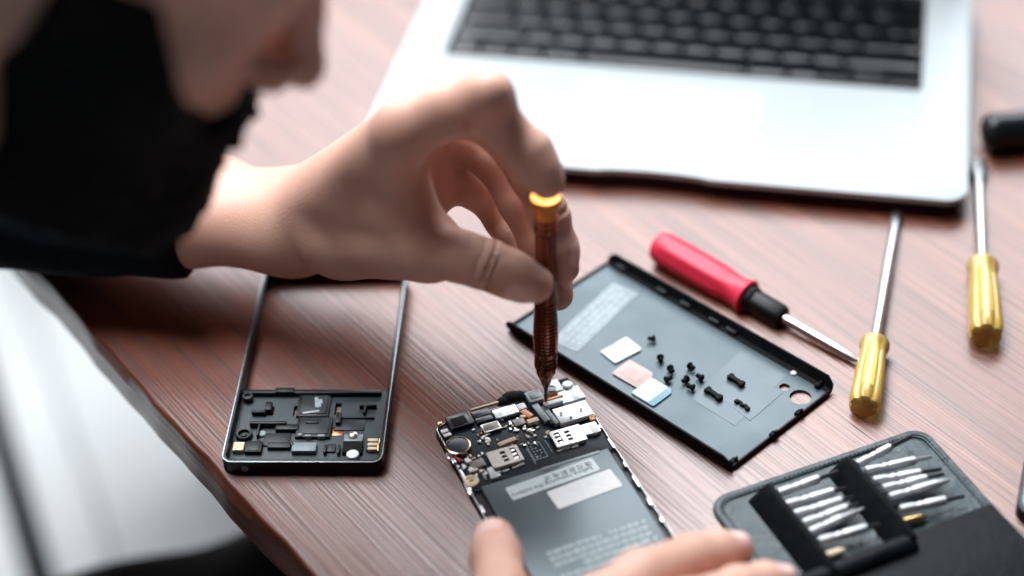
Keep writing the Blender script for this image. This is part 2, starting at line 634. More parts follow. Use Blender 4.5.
def sim_slot(px, py, w, h, rz, teeth_side):
    """steel card holder: plate with slots and contact springs"""
    p = pl(px, py, BT + .0014)
    outer = [(-w / 2, -h / 2), (w / 2, -h / 2), (w / 2, h / 2), (-w / 2, h / 2)]
    holes = []
    for k in range(3):
        yy = -h / 2 + h * (.26 + .24 * k)
        holes.append([(x + .02 * w * teeth_side, y + yy) for x, y in ((-.085 * w, -.075 * h), (.085 * w, -.075 * h), (.085 * w, .075 * h), (-.085 * w, .075 * h))])
    sx = -teeth_side
    x0, x1 = (sx * w * .22, sx * w * .40)
    if x0 > x1:
        x0, x1 = x1, x0
    holes.append([(x0, -h * .36), (x1, -h * .36), (x1, h * .36), (x0, h * .36)])
    bm = bmesh.new()
    Tm = Matrix.Translation((p.x, p.y, 0)) @ Matrix.Rotation(rz, 4, 'Z')
    plate(bm, [[(a * MM, b * MM) for a, b in l] for l in [outer] + holes], BT + .0008, BT + .0014, Tm)
    for yy in (-h / 2, h / 2):
        t = bmesh.new()
        box(t, Vector((0, yy * MM, BT + .0004)), (w * MM * .9, .0004, .0016))
        bmesh.ops.transform(t, matrix=Tm, verts=t.verts)
        merge(bm, t)
    o = make('card_slot', bm, mat('slot_steel', srgb(*((205, 203, 200) if teeth_side > 0 else (165, 158, 152))), .4, .5, noise=(300, srgb(*((218, 216, 214) if teeth_side > 0 else (182, 176, 170))))), board)
    for k in range(3):
        bm = bmesh.new()
        t = bmesh.new()
        box(t, Vector(((x0 + x1) / 2 * MM, (-h * .25 + h * .25 * k) * MM, BT + .0007)), ((x1 - x0) * .85 * MM, h * .15 * MM, .0006), .0002)
        bmesh.ops.transform(t, matrix=Tm, verts=t.verts)
        merge(bm, t)
        make('contact_spring', bm, M['silver'], o)
    return o


sim_slot(568, 435.5, 14.5, 10.5, -.02, 1)
sim_slot(505, 456, 14.5, 10.5, -.02, -1)
C('beige_tape', 507, 441, 9, 2.4, 1.9, 'cream', .12)
C('processor', 491, 426.5, 8.4, 5.6, 1.2, 'silver')
C('processor', 491.2, 426, 7.4, 4.6, 1.4, 'chip')
C('chip', 519, 421.5, 5.6, 4.6, 1.1, 'chip')
C('chip', 478, 463, 6.2, 5, 1.2, 'chip')
C('solder_tab', 492, 471.5, 2.6, 6, 1.0, 'paper')
C('solder_tab', 495.5, 475.5, 4.6, 2, 1.0, 'paper')
C('contact', 473, 469, 4, 2.4, .9, 'white')
C('contact', 467.5, 460, 2.2, 3, .9, 'white')
C('contact', 484.5, 475.5, 1, 4, .6, 'pale_ink')
C('contact', 489, 472.5, 1, 4, .6, 'pale_ink')
for q in ((497.5, 472), (506, 470), (515.5, 466.5), (521, 464), (560, 450), (567, 447.5), (575, 446)):
    C('solder_pad', q[0], q[1], 3.2, .9, .25, 'paper')
# screw pad in the board corner
pp = pl(471.3, 480.5, BT + .001)
bm = bmesh.new()
lathe(bm, [(.0034, 0), (.0034, .0016), (.0022, .0017), (.0020, .0013), (.0011, .0013), (.0009, .0004), (.0005, .0004)], 28, Matrix.Translation((pp.x, pp.y, BT - .0006)))
make('screw_boss', bm, M['cream'], board)
# silver edge bits on the left side
for q, w, h in (((448.5, 455.5), 1.4, 4.2), ((453, 459), 2, 5), ((463.5, 476), 1.4, 9), ((468, 488), 1.6, 8)):
    C('ground_spring', q[0], q[1], w, h, 1.0, 'silver')
# white outlined print with small marks
bm = bmesh.new()
po = pl(537, 450, BT)
Tm = Matrix.Translation((po.x, po.y, 0))
plate(bm, [[(x * .0032, y * .0052) for x, y in ((-1, -1), (1, -1), (1, 1), (-1, 1))], [(x * .00295, y * .00495) for x, y in ((-1, -1), (1, -1), (1, 1), (-1, 1))]], BT - .0007, BT - .0005, Tm)
for i in range(3):
    for j in range(5):
        if random.random() < .8:
            box(bm, Vector((po.x - .0015 + i * .0015, po.y - .0036 + j * .0018, BT - .0006)), (random.uniform(.0006, .0011), random.uniform(.0005, .0012), .0003))
for q, w, h in (((531, 455), .25, 11), ((498, 466), 12, .25), ((548.5, 445), .25, 9)):
    p = pl(*q, BT)
    box(bm, Vector((p.x, p.y, BT - .0006)), (w * MM, h * MM, .0002))
make('silkscreen_print', bm, M['pale_ink'], board, 0)
# tiny soldered parts: three kinds, copied
kinds = []
for (w, h, z, m) in ((.9, .5, .55, 'cream'), (1.2, .8, .7, 'silver'), (1.3, .7, .5, 'cream'), (1.0, 1.0, .6, 'white')):
    bm = bmesh.new()
    box(bm, Vector((0, 0, z * MM / 2)), (w * MM, h * MM, z * MM), .0001)
    me = bpy.data.meshes.new('chip_resistor')
    bm.to_mesh(me)
    bm.free()
    me.materials.append(M[m])
    kinds.append(me)
areas = [((472, 428), (490, 442), 16), ((500, 418), (540, 432), 22), ((508, 428), (535, 446), 16), ((462, 452), (494, 470), 20), ((440, 424), (452, 440), 8), ((472, 466), (490, 478), 10), ((520, 434), (532, 446), 4), ((482, 438), (498, 446), 8), ((545, 428), (556, 440), 6)]
for a_, b_, k in areas:
    for i in range(k):
        p = pl(random.uniform(a_[0], b_[0]), random.uniform(a_[1], b_[1]), BT)
        o = bpy.data.objects.new('chip_resistor', random.choice(kinds))
        COL.objects.link(o)
        o.parent = board
        o.location = (p.x, p.y, BT - .0006)
        o.rotation_euler = (0, 0, random.choice((0, PI / 2)))
        o.scale = (1.3, 1.3, 1.15)
# ------------------------------------------------------------------ empty phone frame
FW_, FL_, FT = .072, .139, .0075
FA = -0.0617
frame = thing('smartphone_shell', 'empty black phone mid-frame with a silver rim under the left hand', 'phone frame', (-.0921, .6632, 0), FA)
fl_ = local(frame)
bm = bmesh.new()
plate(bm, [rrect(FW_, FL_, .005), rrect(FW_ - .0036, FL_ - .0036, .0035)], .0002, FT, bev=.0004)
bezel = make('bezel', bm, M['black_plastic'], frame)
bm = bmesh.new()
plate(bm, [rrect(FW_ - .0003, FL_ - .0003, .0049), rrect(FW_ - .0010, FL_ - .0010, .0045)], FT - .0002, FT + .0001)
make('rim', bm, mat('rim_metal', srgb(140, 152, 158), .4, .9, noise=(200, srgb(160, 170, 175))), bezel)
p = Vector((-.0255, -FL_ / 2, .0036))
bm = bmesh.new()
lathe(bm, [(.0016, -.0002), (.0016, .0003), (.0009, .0004), (.0008, .0001), (0, 0)], 20, Matrix.Translation(p) @ Matrix.Rotation(PI / 2, 4, 'X'))
make('jack_hole_ring', bm, M['grey'], bezel)

ytop = fl_(310, 391, .002).y
y0 = -FL_ / 2 + .0018
xa = FW_ / 2 - .0018


def hole(px, py, w, h):
    q = fl_(px, py, .002)
    return [(q.x + a * w * MM / 2, q.y + b * h * MM / 2) for a, b in ((-1, -1), (1, -1), (1, 1), (-1, 1))]


bm = bmesh.new()
plate(bm, [[(-xa, y0), (xa, y0), (xa, ytop), (-xa, ytop)], hole(270.5, 411, 3.2, 6), hole(296.5, 411, 3, 7), hole(338, 409, 3, 8), hole(337.6, 431, 5.6, 5.6)], .0008, .0020)
tray = make('carrier_plate', bm, M['tray'], frame)


def D(name, px, py, w, h, z1, m, z0=.0018, rz=0, bev=.0003):
    return px_box(tray, name, px, py, w, h, z0, z1 * MM, M[m], rz, bev, fl_)


D('cross_bar', 310.5, 391, 66, 2.4, 4.6, 'black_plastic')
D('cross_bar', 285, 389.5, 9, 3.0, 5.2, 'black_plastic')


def disc(name, px, py, r, z, m, prof=None):
    q = fl_(px, py, z)
    bm = bmesh.new()
    lathe(bm, [(a * MM, b * MM) for a, b in (prof or [(r, 1.8), (r, z * 1000 - .3), (r - .3, z * 1000), (0, z * 1000)])], 28, Matrix.Translation((q.x, q.y, 0)))
    return make(name, bm, M[m], tray)


disc('screw_boss', 247.5, 395.5, 2.2, .005, 'dark_plastic', [(2.4, 1.8), (2.4, 5), (1.4, 5.1), (1.0, 4.0), (0, 3.9)])
disc('motor_seat', 243.8, 433, 3.6, .004, 'black_plastic', [(3.9, 1.8), (3.9, 3.6), (3.5, 4), (2.6, 3.9), (2.4, 2.4), (1.2, 2.2), (1.0, 3.2), (0, 3.3)])
disc('lens_spot', 262, 433, 1.9, .003, 'grey')
D('antenna_contact', 238.5, 446, 5.0, 5.6, 4.2, 'cream')
for k in range(2):
    D('contact_strip', 239 - .4 * k, 444 + 5 * k, 3.6, .7, 4.5, 'gold')
D('socket_block', 253.5, 446, 7.6, 7.0, 4.2, 'black_plastic')
D('socket_block', 253.5, 447, 5.4, 4.2, 4.5, 'dark_plastic')
D('rib', 268, 422, 17, 1.6, 5.0, 'black_plastic')
D('rib', 287, 426.5, 10.5, 3.6, 4.2, 'black_plastic')
D('rib', 258.5, 411, 6.5, 1.4, 4.6, 'black_plastic')
D('rib', 268.5, 405.5, 3, 5.5, 5.0, 'black_plastic')
D('rib', 258.5, 428, 1.1, 9, 4.6, 'black_plastic')
D('cover_plate', 277, 439, 12, 8.4, 2.8, 'dark_plastic')
D('cover_plate', 279, 444.5, 10.5, 3.6, 3.9, 'dark_plastic')
D('spring_bar', 291, 441.5, 1.4, 5, 4.6, 'black_plastic', rz=.5)
D('grey_block', 304, 446.5, 11, 5.6, 4.4, 'grey')
D('module_bay', 314, 404.5, 15, 15.5, 3.4, 'black_plastic')
D('module_bay', 314, 404, 12, 12.5, 3.9, 'dark_plastic')
for q in ((316.5, 399, 2.2, 3.4), (318, 404, 3.2, 4.4), (311, 411.5, 8.2, 1.6), (320.5, 401, 2.4, 3.4)):
    D('adhesive_spot', q[0], q[1], q[2], q[3], 4.05, 'pale_ink', rz=.2, bev=.0006)
D('module_bay', 314, 426.5, 16, 13.5, 3.6, 'black_plastic')
D('module_bay', 314, 425.5, 13.5, 10.5, 4.1, 'dark_plastic')
for q in ((308, 435, 3, 1.4), (321, 435, 3.4, 1.6), (300, 434, 2.2, 1.6)):
    D('adhesive_spot', q[0], q[1], q[2], q[3], 4.3, 'grey', bev=.0004)
D('module_bay', 312, 421, 6, 2, 4.7, 'black_plastic')
D('rib', 338.5, 417, 2.2, 7, 4.6, 'black_plastic')
D('copper_mesh', 337.6, 431.5, 5.4, 5.6, 1.9, 'copper', z0=.0008)
D('steel_clip', 353.5, 437.5, 8.6, 4.6, 4.2, 'grey')
q = fl_(353, 435, .0045)
bm = bmesh.new()
lathe(bm, [(.0021, .0040), (.0021, .0050), (.0012, .0056), (0, .0057)], 20, Matrix.Translation((q.x, q.y, 0)))
make('steel_button', bm, M['silver'], tray)
D('dark_bay', 352.5, 447, 9, 7, 4.0, 'black_matte')
disc('white_button', 352.5, 453.5, 2.8, .0046, 'white')
D('contact_block', 373.6, 444, 6.4, 7.6, 3.6, 'black_plastic')
for k in range(3):
    D('gold_contact', 372.8, 439.6 + 4.2 * k, 4.8, 1.9, 4.2, 'cream')
D('contact_rail', 378.6, 444, .9, 8, 5, 'gold')
D('rib', 325, 448, 1.3, 5, 4.2, 'black_plastic')
D('rib', 338.5, 448.5, 1.2, 5.4, 4.2, 'black_plastic')
D('rib', 331, 447.5, 4.2, 5, 3.0, 'dark_plastic')
D('rib', 364.5, 408.5, 1.2, 4.5, 4.4, 'black_plastic')
D('rib', 368, 404.5, 8, 1.2, 4.4, 'black_plastic')
D('rib', 357, 417, 16, .8, 3.2, 'black_plastic')
D('rib', 350, 424, 14, 8, 2.5, 'dark_plastic')

# ------------------------------------------------------------------ back cover lying inside up
CL, CW = .1415, .0748
CA = -.8226
cover = thing('phone_back_cover', 'dark grey phone back cover lying inside up with camera holes and loose screws on it', 'phone cover', (.0711, .6606, 0), CA)
cv = local(cover)
CF = .0016       # inner floor height
ph, phs = cv(800.5, 397, CF), cv(784.5, 387, CF)
cin = mat('cover_inside', srgb(68, 83, 90), .38, .15, spec=.5, noise=(25, srgb(78, 94, 101)), bump=(900, .12, .0003), rnoise=(40, .33, .48))
bm = bmesh.new()
plate(bm, [rrect(CL - .001, CW - .004, .004), circle(.0050, 36, ph[:2]), circle(.0025, 24, phs[:2])], .0004, CF)
panel = make('panel', bm, cin, cover)
# curled long sides: swept profile
prof = [(-.0012, .0004), (.0006, .0008), (.0022, .0026), (.0028, .0055), (.0029, .0082), (.0020, .0083), (.0016, .0060), (.0008, .0030), (-.0012, .0016)]
for sy in (-1, 1):
    t = bmesh.new()
    rings = []
    N = 40
    for i in range(N + 1):
        x = -CL / 2 + CL * i / N
        e = min(1, max(0, (CL / 2 - abs(x)) / .004))
        k = math.sqrt(max(0, 1 - (1 - e) ** 2)) * .35 + .65
        rings.append([t.verts.new((x, sy * (CW / 2 - .0029 + a * (k if a > 0 else 1)), .0004 + (b - .0004) * (k if b > .002 else 1))) for a, b in prof])
    for A, B in zip(rings, rings[1:]):
        for i in range(len(A)):
            j = (i + 1) % len(A)
            t.faces.new((A[i], A[j], B[j], B[i]))
    t.faces.new(rings[0])
    t.faces.new(rings[-1])
    bmesh.ops.recalc_face_normals(t, faces=t.faces)
    bm = t
    make('side_wall', bm, M['black_matte'], cover)
for sx in (-1, 1):
    bm = bmesh.new()
    box(bm, Vector((sx * (CL / 2 - .0004), 0, .0016)), (.0012, CW - .007, .0026), .0004)
    make('end_lip', bm, M['black_plastic'], cover)
for q in ((772.5, 436.5), (798, 415), (818, 387), (733, 463)):
    c = cv(*q, CF)
    bm = bmesh.new()
    box(bm, Vector((c.x, c.y, CF + .0011)), (.0022, .0034, .0024), .0004)
    box(bm, Vector((c.x + .0008, c.y + .0012, CF + .0016)), (.0012, .0016, .0034), .0003)
    make('clip', bm, M['black_matte'], cover)
for q in ((695, 268), (716, 283), (742, 301), (757, 312), (663, 240), (574, 352), (620, 385), (664, 413)):
    c = cv(*q, .004)
    sy = 1 if c.y > 0 else -1
    bm = bmesh.new()
    box(bm, Vector((c.x, sy * (CW / 2 - .0026), .0040)), (.006, .0016, .0016), .0003)
    make('side_catch', bm, M['dark_plastic'] if sy > 0 else M['black_matte'], cover)
# thin raised sheets inside the cover
sheet = mat('cover_sheet', srgb(72, 86, 93), .34, .1, spec=.5, noise=(30, srgb(84, 99, 106)), rnoise=(60, .28, .42))
for quad in ([(690, 398), (742, 350), (787, 376), (735, 426)], [(726, 402), (757, 376), (783, 393), (750, 421)]):
    P = [cv(a, b, CF) for a, b in quad]
    bm = bmesh.new()
    plate(bm, [[(q.x, q.y) for q in P]], CF - .0001, CF + .0001 + .00008 * (quad[0][0] > 700))
    make('graphite_sheet', bm, sheet, panel)
lab, c, w, h, a = quad_label('spec_sticker', [(556, 342), (608, 281), (643, 295), (572, 351)], CF + .0001, mat('sticker', srgb(112, 126, 133), .35, noise=(160, srgb(132, 146, 153), .12)), panel, cv)
bm = bmesh.new()
Tm = Matrix.Translation((c.x, c.y, CF + .0002)) @ Matrix.Rotation(a, 4, 'Z')
for r in range(4):
    x = -w * .42
    while x < w * .36:
        ww = random.uniform(.002, .006)
        t = bmesh.new()
        box(t, Vector((x + ww / 2, -h * .33 + r * h * .22, 0)), (ww, h * .10, .00008))
        bmesh.ops.transform(t, matrix=Tm, verts=t.verts)
        merge(bm, t)
        x += ww + .0012
make('sticker_print', bm, mat('sticker_ink', srgb(136, 149, 156), .4, noise=(200, srgb(146, 158, 164))), lab, 0)
c = cv(793.5, 373.5, CF)
bm = bmesh.new()
lathe(bm, [(.0014, CF - .0001), (.0014, CF + .0006), (.0008, CF + .0009), (0, CF + .0009)], 16, Matrix.Translation((c.x, c.y, 0)))
make('white_dot', bm, M['white'], panel)


# ---- loose things lying on the cover
def sim_card(quad, z, m, notch, label):
    P = [on_z(a, b, z) for a, b in quad]
    c = sum(P, Vector()) / 4
    d = (P[1] - P[0]) + (P[2] - P[3])
    a = math.atan2(d.y, d.x)
    w = ((P[1] - P[0]).length + (P[2] - P[3]).length) / 2
    h = ((P[3] - P[0]).length + (P[2] - P[1]).length) / 2
    o = thing('sim_card', label, 'sim card', (c.x, c.y, z), a, 'cards on the back cover')
    pts = rrect(w, h, .0012)
    bm = bmesh.new()
    k = .0022
    out = pts
    if notch:
        out = [p for p in pts if not (p[0] > 0 and p[1] < 0)]
        out += [(w / 2 - k, -h / 2), (w / 2, -h / 2 + k)]
    plate(bm, [out], 0, .0008, bev=.00015)
    make('card', bm, m, o)
    return o, w, h


o, w, h = sim_card([(601, 351.5), (628, 337.5), (641, 351), (614, 365.5)], CF + .0001, mat('card_grey', srgb(158, 168, 174), .4, .2, noise=(200, srgb(168, 178, 184))), False, 'silver and white memory card, nearest the pale sticker in the cover')
bm = bmesh.new()
plate(bm, [rrect(w * .46, h * .98, .0012, c=(w * .26, 0))], .0008, .00095)
make('white_label', bm, M['paper'], o)
o['label'] = 'silver and white memory card, the topmost of the three cards in the cover'
pink = mat('pink_card', srgb(186, 160, 156), .45, noise=(200, srgb(194, 170, 165)))
o, w, h = sim_card([(612.5, 372.5), (631.5, 360), (654, 376), (636.5, 391)], CF + .0001, pink, True, 'pale pink sim card lying between the silver card and the blue-edged card')
bm = bmesh.new()
plate(bm, [rrect(w * .5, h * .6, .0008, c=(-w * .05, 0))], .0008, .0009)
make('printed_patch', bm, mat('pink_print', srgb(196, 150, 146), .5, noise=(300, srgb(200, 162, 156))), o)
blue = mat('blue_card', srgb(105, 150, 172), .4, noise=(200, srgb(120, 164, 184)))
o, w, h = sim_card([(631, 393), (652, 378.5), (674, 391.5), (653, 408.5)], CF + .0001, blue, True, 'white sim card with a light blue edge, nearest to the loose black screws')
bm = bmesh.new()
plate(bm, [rrect(w * .96, h * .74, .001, c=(0, h * .12))], .0008, .0009)
make('white_print', bm, mat('card_white', srgb(188, 182, 180), .5, noise=(200, srgb(196, 190, 187))), o)

scr = [(652, 340, 'lone tiny black screw farthest up the cover, above the other screws'),
       (660.5, 360, 'tiny black screw just below the lone topmost screw'),
       (671, 370.5, 'tiny black screw lying right of the pink sim card, upper one of a close pair'),
       (668, 380.5, 'tiny black screw touching the corner of the blue-edged sim card'),
       (691, 368, 'tiny black screw at the top of the small cluster of screws'),
       (700, 378.5, 'tiny black screw at the right of the cluster, nearest the black rubber strips'),
       (685.5, 381, 'tiny black screw at the left of the small cluster of screws'),
       (691, 388.5, 'tiny black screw at the bottom of the small cluster of screws')]
for i, (x, y, lb) in enumerate(scr):
    p = on_z(x, y, CF + .001)
    o = thing('screw', lb, 'screw', (p.x, p.y, CF + .0002), random.uniform(0, 6), 'loose screws on the back cover')
    Tm = Matrix.Translation((-.0012, 0, .0013)) @ Matrix.Rotation(PI / 2, 4, 'Y')
    bm = bmesh.new()
    lathe(bm, [(.0004, .0009), (.0013, .0008), (.0013, .0002), (.001, 0), (.0004, .0001)], 18, Tm)
    bmesh.ops.scale(bm, vec=(1.35, 1.35, 1.35), verts=bm.verts)
    make('screw_head', bm, M['black_matte'], o)
    bm = bmesh.new()
    lathe(bm, [(.00075 + .0001 * (k % 2), .0008 + k * .0002) for k in range(10)] + [(0, .0029)], 14, Tm)
    bmesh.ops.scale(bm, vec=(1.35, 1.35, 1.35), verts=bm.verts)
    make('thread', bm, M['black_matte'], o)
for (x, y, L, lb) in ((736, 382.5, .0088, 'black rubber strip on the cover, farthest of the three from the camera'),
                      (713.5, 396, .0092, 'thick black rubber strip on the cover, leftmost of the three'),
                      (742.5, 406, .0082, 'thin wavy black rubber strip on the cover, nearest to the camera of the three')):
    p = on_z(x, y, CF)
    bm = bmesh.new()
    th = .0022 if L > .0085 else .0014
    for s in range(-2, 3):
        box(bm, Vector((s * L / 5, .0003 * ((s % 2) * 2 - 1) if th < .002 else 0, th / 2)), (L / 4.2, th if abs(s) < 2 else th * 1.5, th), .0003)
    o = make('rubber_strip', bm, M['black_matte'], loc=(p.x, p.y, CF + .0001 + .0001), rz=CA - .06)
    tag(o, lb, 'rubber strip', 'rubber strips on the back cover')
# ------------------------------------------------------------------ laptop
lc = on_z(968, 202, .0125)
LA = -.2242
laptop = thing('laptop', 'open silver laptop with black keys behind the repairing hand', 'laptop', (lc.x, lc.y, 0), LA)
LW, LD, LT = .325, .227, .0125
# local frame: x runs left as negative, y away from the viewer
bm = bmesh.new()
n = 12
notch = [(-LW / 2 + .03 - .06 * k / n, .0028 * math.sin(PI * k / n) ** .5) for k in range(n + 1)]
out = rrect(LW, LD, .012, 10, (-LW / 2, LD / 2))
i0 = max(i for i, p in enumerate(out) if p[0] < -LW / 2 and p[1] < .001)
out = out[:i0 + 1] + [(x, y) for x, y in reversed(notch)] + out[i0 + 1:]
KX0, KX1, KY0, KY1 = -.299, -.026, .103, .213
kw = rrect(KX1 - KX0, KY1 - KY0, .003, 4, ((KX0 + KX1) / 2, (KY0 + KY1) / 2))
plate(bm, [out, kw], .0092, LT, bev=.0006)
base = make('base', bm, M['alu'], laptop)
bm = bmesh.new()
plate(bm, [rrect(LW - .008, LD - .008, .012, 8, (-LW / 2, LD / 2))], .0016, .0094, bev=.0003)
make('bottom_shell', bm, M['black_plastic'], laptop)
for x in (-.03, -LW + .03):
    for y in (.03, LD - .03):
        bm = bmesh.new()
        lathe(bm, [(.007, 0), (.007, .0016)], 20, Matrix.Translation((x, y, 0)))
        make('rubber_foot', bm, M['black_matte'], laptop)
bm = bmesh.new()
plate(bm, [rrect(KX1 - KX0 - .0004, KY1 - KY0 - .0004, .003, 4, ((KX0 + KX1) / 2, (KY0 + KY1) / 2))], .0090, LT - .0016)
make('key_well', bm, M['black_matte'], laptop)
bm = bmesh.new()
plate(bm, [rrect(.105, .076, .003, 5, (-LW / 2, .052))], LT - .0004, LT + .00015)
make('trackpad', bm, mat('trackpad_glass', srgb(183, 190, 195), .46, .1, noise=(60, srgb(187, 194, 198))), laptop)
keym = mat('key_plastic', srgb(7, 11, 15), .14, spec=.45, noise=(300, srgb(16, 21, 25)))
rows = [([1, 1, 1, 1.25, 5.05, 1.25, 1], .0176), ([2.25] + [1] * 10 + [2.25], .0176), ([1.75] + [1] * 11 + [1.75], .0176),
        ([1.5] + [1] * 12 + [1], .0176), ([1] * 13 + [1.5], .0176), ([1] * 14 + [.5], .0096)]
U = (KX1 - KX0 - .003) / 14.5
y = KY0 + .0016
kc = {}


def key(x0, x1, ya, yb):
    kx = (round(x1 - x0, 5), round(yb - ya, 5))
    if kx not in kc:
        bm = bmesh.new()
        kw_, kd_ = x1 - x0 - .0026, yb - ya - .0026
        box(bm, Vector((0, 0, -.0002)), (kw_, kd_, .0020), .0005, seg=2)
        # cap rolling gently down towards the typist
        t = bmesh.new()
        NX, NY = 8, 10
        vv = []
        for j in range(NY + 1):
            v_ = -1 + 2 * j / NY
            row = []
            for i in range(NX + 1):
                u_ = -1 + 2 * i / NX
                zt = .0012 - .0011 * max(0, (-v_ - .1) / .9) ** 2 - .0002 * u_ * u_
                row.append(t.verts.new((u_ * (kw_ / 2 - .0004), v_ * (kd_ / 2 - .0004), zt)))
            vv.append(row)
        for j in range(NY):
            for i in range(NX):
                t.faces.new((vv[j][i], vv[j][i + 1], vv[j + 1][i + 1], vv[j + 1][i]))
        rim = [vv[0][i] for i in range(NX + 1)] + [vv[j][NX] for j in range(1, NY + 1)] + [vv[NY][i] for i in range(NX - 1, -1, -1)] + [vv[j][0] for j in range(NY - 1, 0, -1)]
        low = [t.verts.new((q.co.x, q.co.y, 0)) for q in rim]
        for i in range(len(rim)):
            j = (i + 1) % len(rim)
            t.faces.new((rim[j], rim[i], low[i], low[j]))
        t.faces.new(low)
        bmesh.ops.recalc_face_normals(t, faces=t.faces)
        merge(bm, t)
        me = bpy.data.meshes.new('key')
        bm.to_mesh(me)
        bm.free()
        me.materials.append(keym)
        for p in me.polygons:
            p.use_smooth = True
        me.set_sharp_from_angle(angle=.7)
        kc[kx] = me
    o = bpy.data.objects.new('key', kc[kx])
    COL.objects.link(o)
    o.parent = laptop
    o.location = ((x0 + x1) / 2, (ya + yb) / 2, LT - .0004)


for r, (ws, hh) in enumerate(rows):
    x = KX0 + .0015
    for w_ in ws:
        key(x, x + w_ * U, y, y + hh)
        x += w_ * U
    if r == 0:
        for k in range(3):
            xx = KX1 - .0015 - (3 - k) * U
            key(xx, xx + U, y, y + hh / 2)
            if k == 1:
                key(xx, xx + U, y + hh / 2, y + hh)
    y += hh + (.0008 if r < 4 else 0)
# screen, leaning back, outside the picture
tilt = Matrix.Translation((0, LD - .006, LT + .001)) @ Matrix.Rotation(math.radians(66), 4, 'X')
bm = bmesh.new()
plate(bm, [rrect(LW, .222, .012, 8, (-LW / 2, .111))], -.0055, -.0005, tilt, .0008)
lid = make('lid', bm, M['alu'], laptop)
bm = bmesh.new()
plate(bm, [rrect(LW - .006, .205, .006, 6, (-LW / 2, .114))], -.0007, .0002, tilt)
make('screen', bm, mat('screen_glass', srgb(12, 14, 17), .08, noise=(5, srgb(14, 16, 19))), lid)
bm = bmesh.new()
lathe(bm, [(.0045, -.10), (.0045, .10)], 20, Matrix.Translation((-LW / 2, LD - .005, LT - .001)) @ Matrix.Rotation(PI / 2, 4, 'Y'))
make('hinge', bm, M['black_plastic'], laptop)

# ------------------------------------------------------------------ red screwdriver
z = .0088
pa, pb = on_z(657, 245, z), on_z(857.5, 361, .0028)
ra = pb - pa
red = mat('red_handle', srgb(226, 48, 78), .42, noise=(120, srgb(232, 58, 86)), sss=.05, sss_rad=(1, .2, .2))
root = thing('screwdriver', 'red-handled screwdriver with a black collar lying behind the back cover', 'screwdriver', (pa.x, pa.y, 0), math.atan2(ra.y, ra.x))
Lr = ra.length
inc = math.asin((pa.z - pb.z) / Lr)
Tm = Matrix.Translation((0, 0, z)) @ Matrix.Rotation(PI / 2 + inc, 4, 'Y')
on_ax = lambda px, py: ((on_z(px, py, z) - pa).length)
lh, lcol = on_ax(749, 293.5), on_ax(783, 314)
bm = bmesh.new()
flu = lambda a, r, zz: r * (1 + .035 * math.cos(8 * a)) if .006 < zz < lh * .75 else r
lathe(bm, [(0, -.0006), (.0055, -.0002), (.0075, .0012), (.0084, .004), (.0084, .012), (.0085, lh * .5), (.0083, lh * .72), (.0078, lh * .8), (.0076, lh * .9), (.0086, lh * .955), (.0090, lh * .985), (.0082, lh), (0, lh)], 64, Tm, flu)
make('handle', bm, red, root, 50)
bm = bmesh.new()
lathe(bm, [(.0066, lh - .001), (.0066, lh + .003), (.0058, lh + .004), (.0060, lh + .006), (.0060, lcol - .003), (.0052, lcol - .001), (.0025, lcol)], 6 * 5, Tm, lambda a, r, zz: r * (1 + .03 * math.cos(6 * a)))
make('collar', bm, M['black_plastic'], root)
bm = bmesh.new()
lathe(bm, [(.0024, lcol - .002), (.0024, Lr - .014), (.0021, Lr - .006), (.0010, Lr - .0005), (0, Lr)], 20, Tm)
make('shank', bm, M['steel'], root)

# ------------------------------------------------------------------ two amber screwdrivers
amber = mat('amber_handle', srgb(255, 208, 100), .12, trans=.55, ior=1.46, noise=(30, srgb(255, 216, 122)))


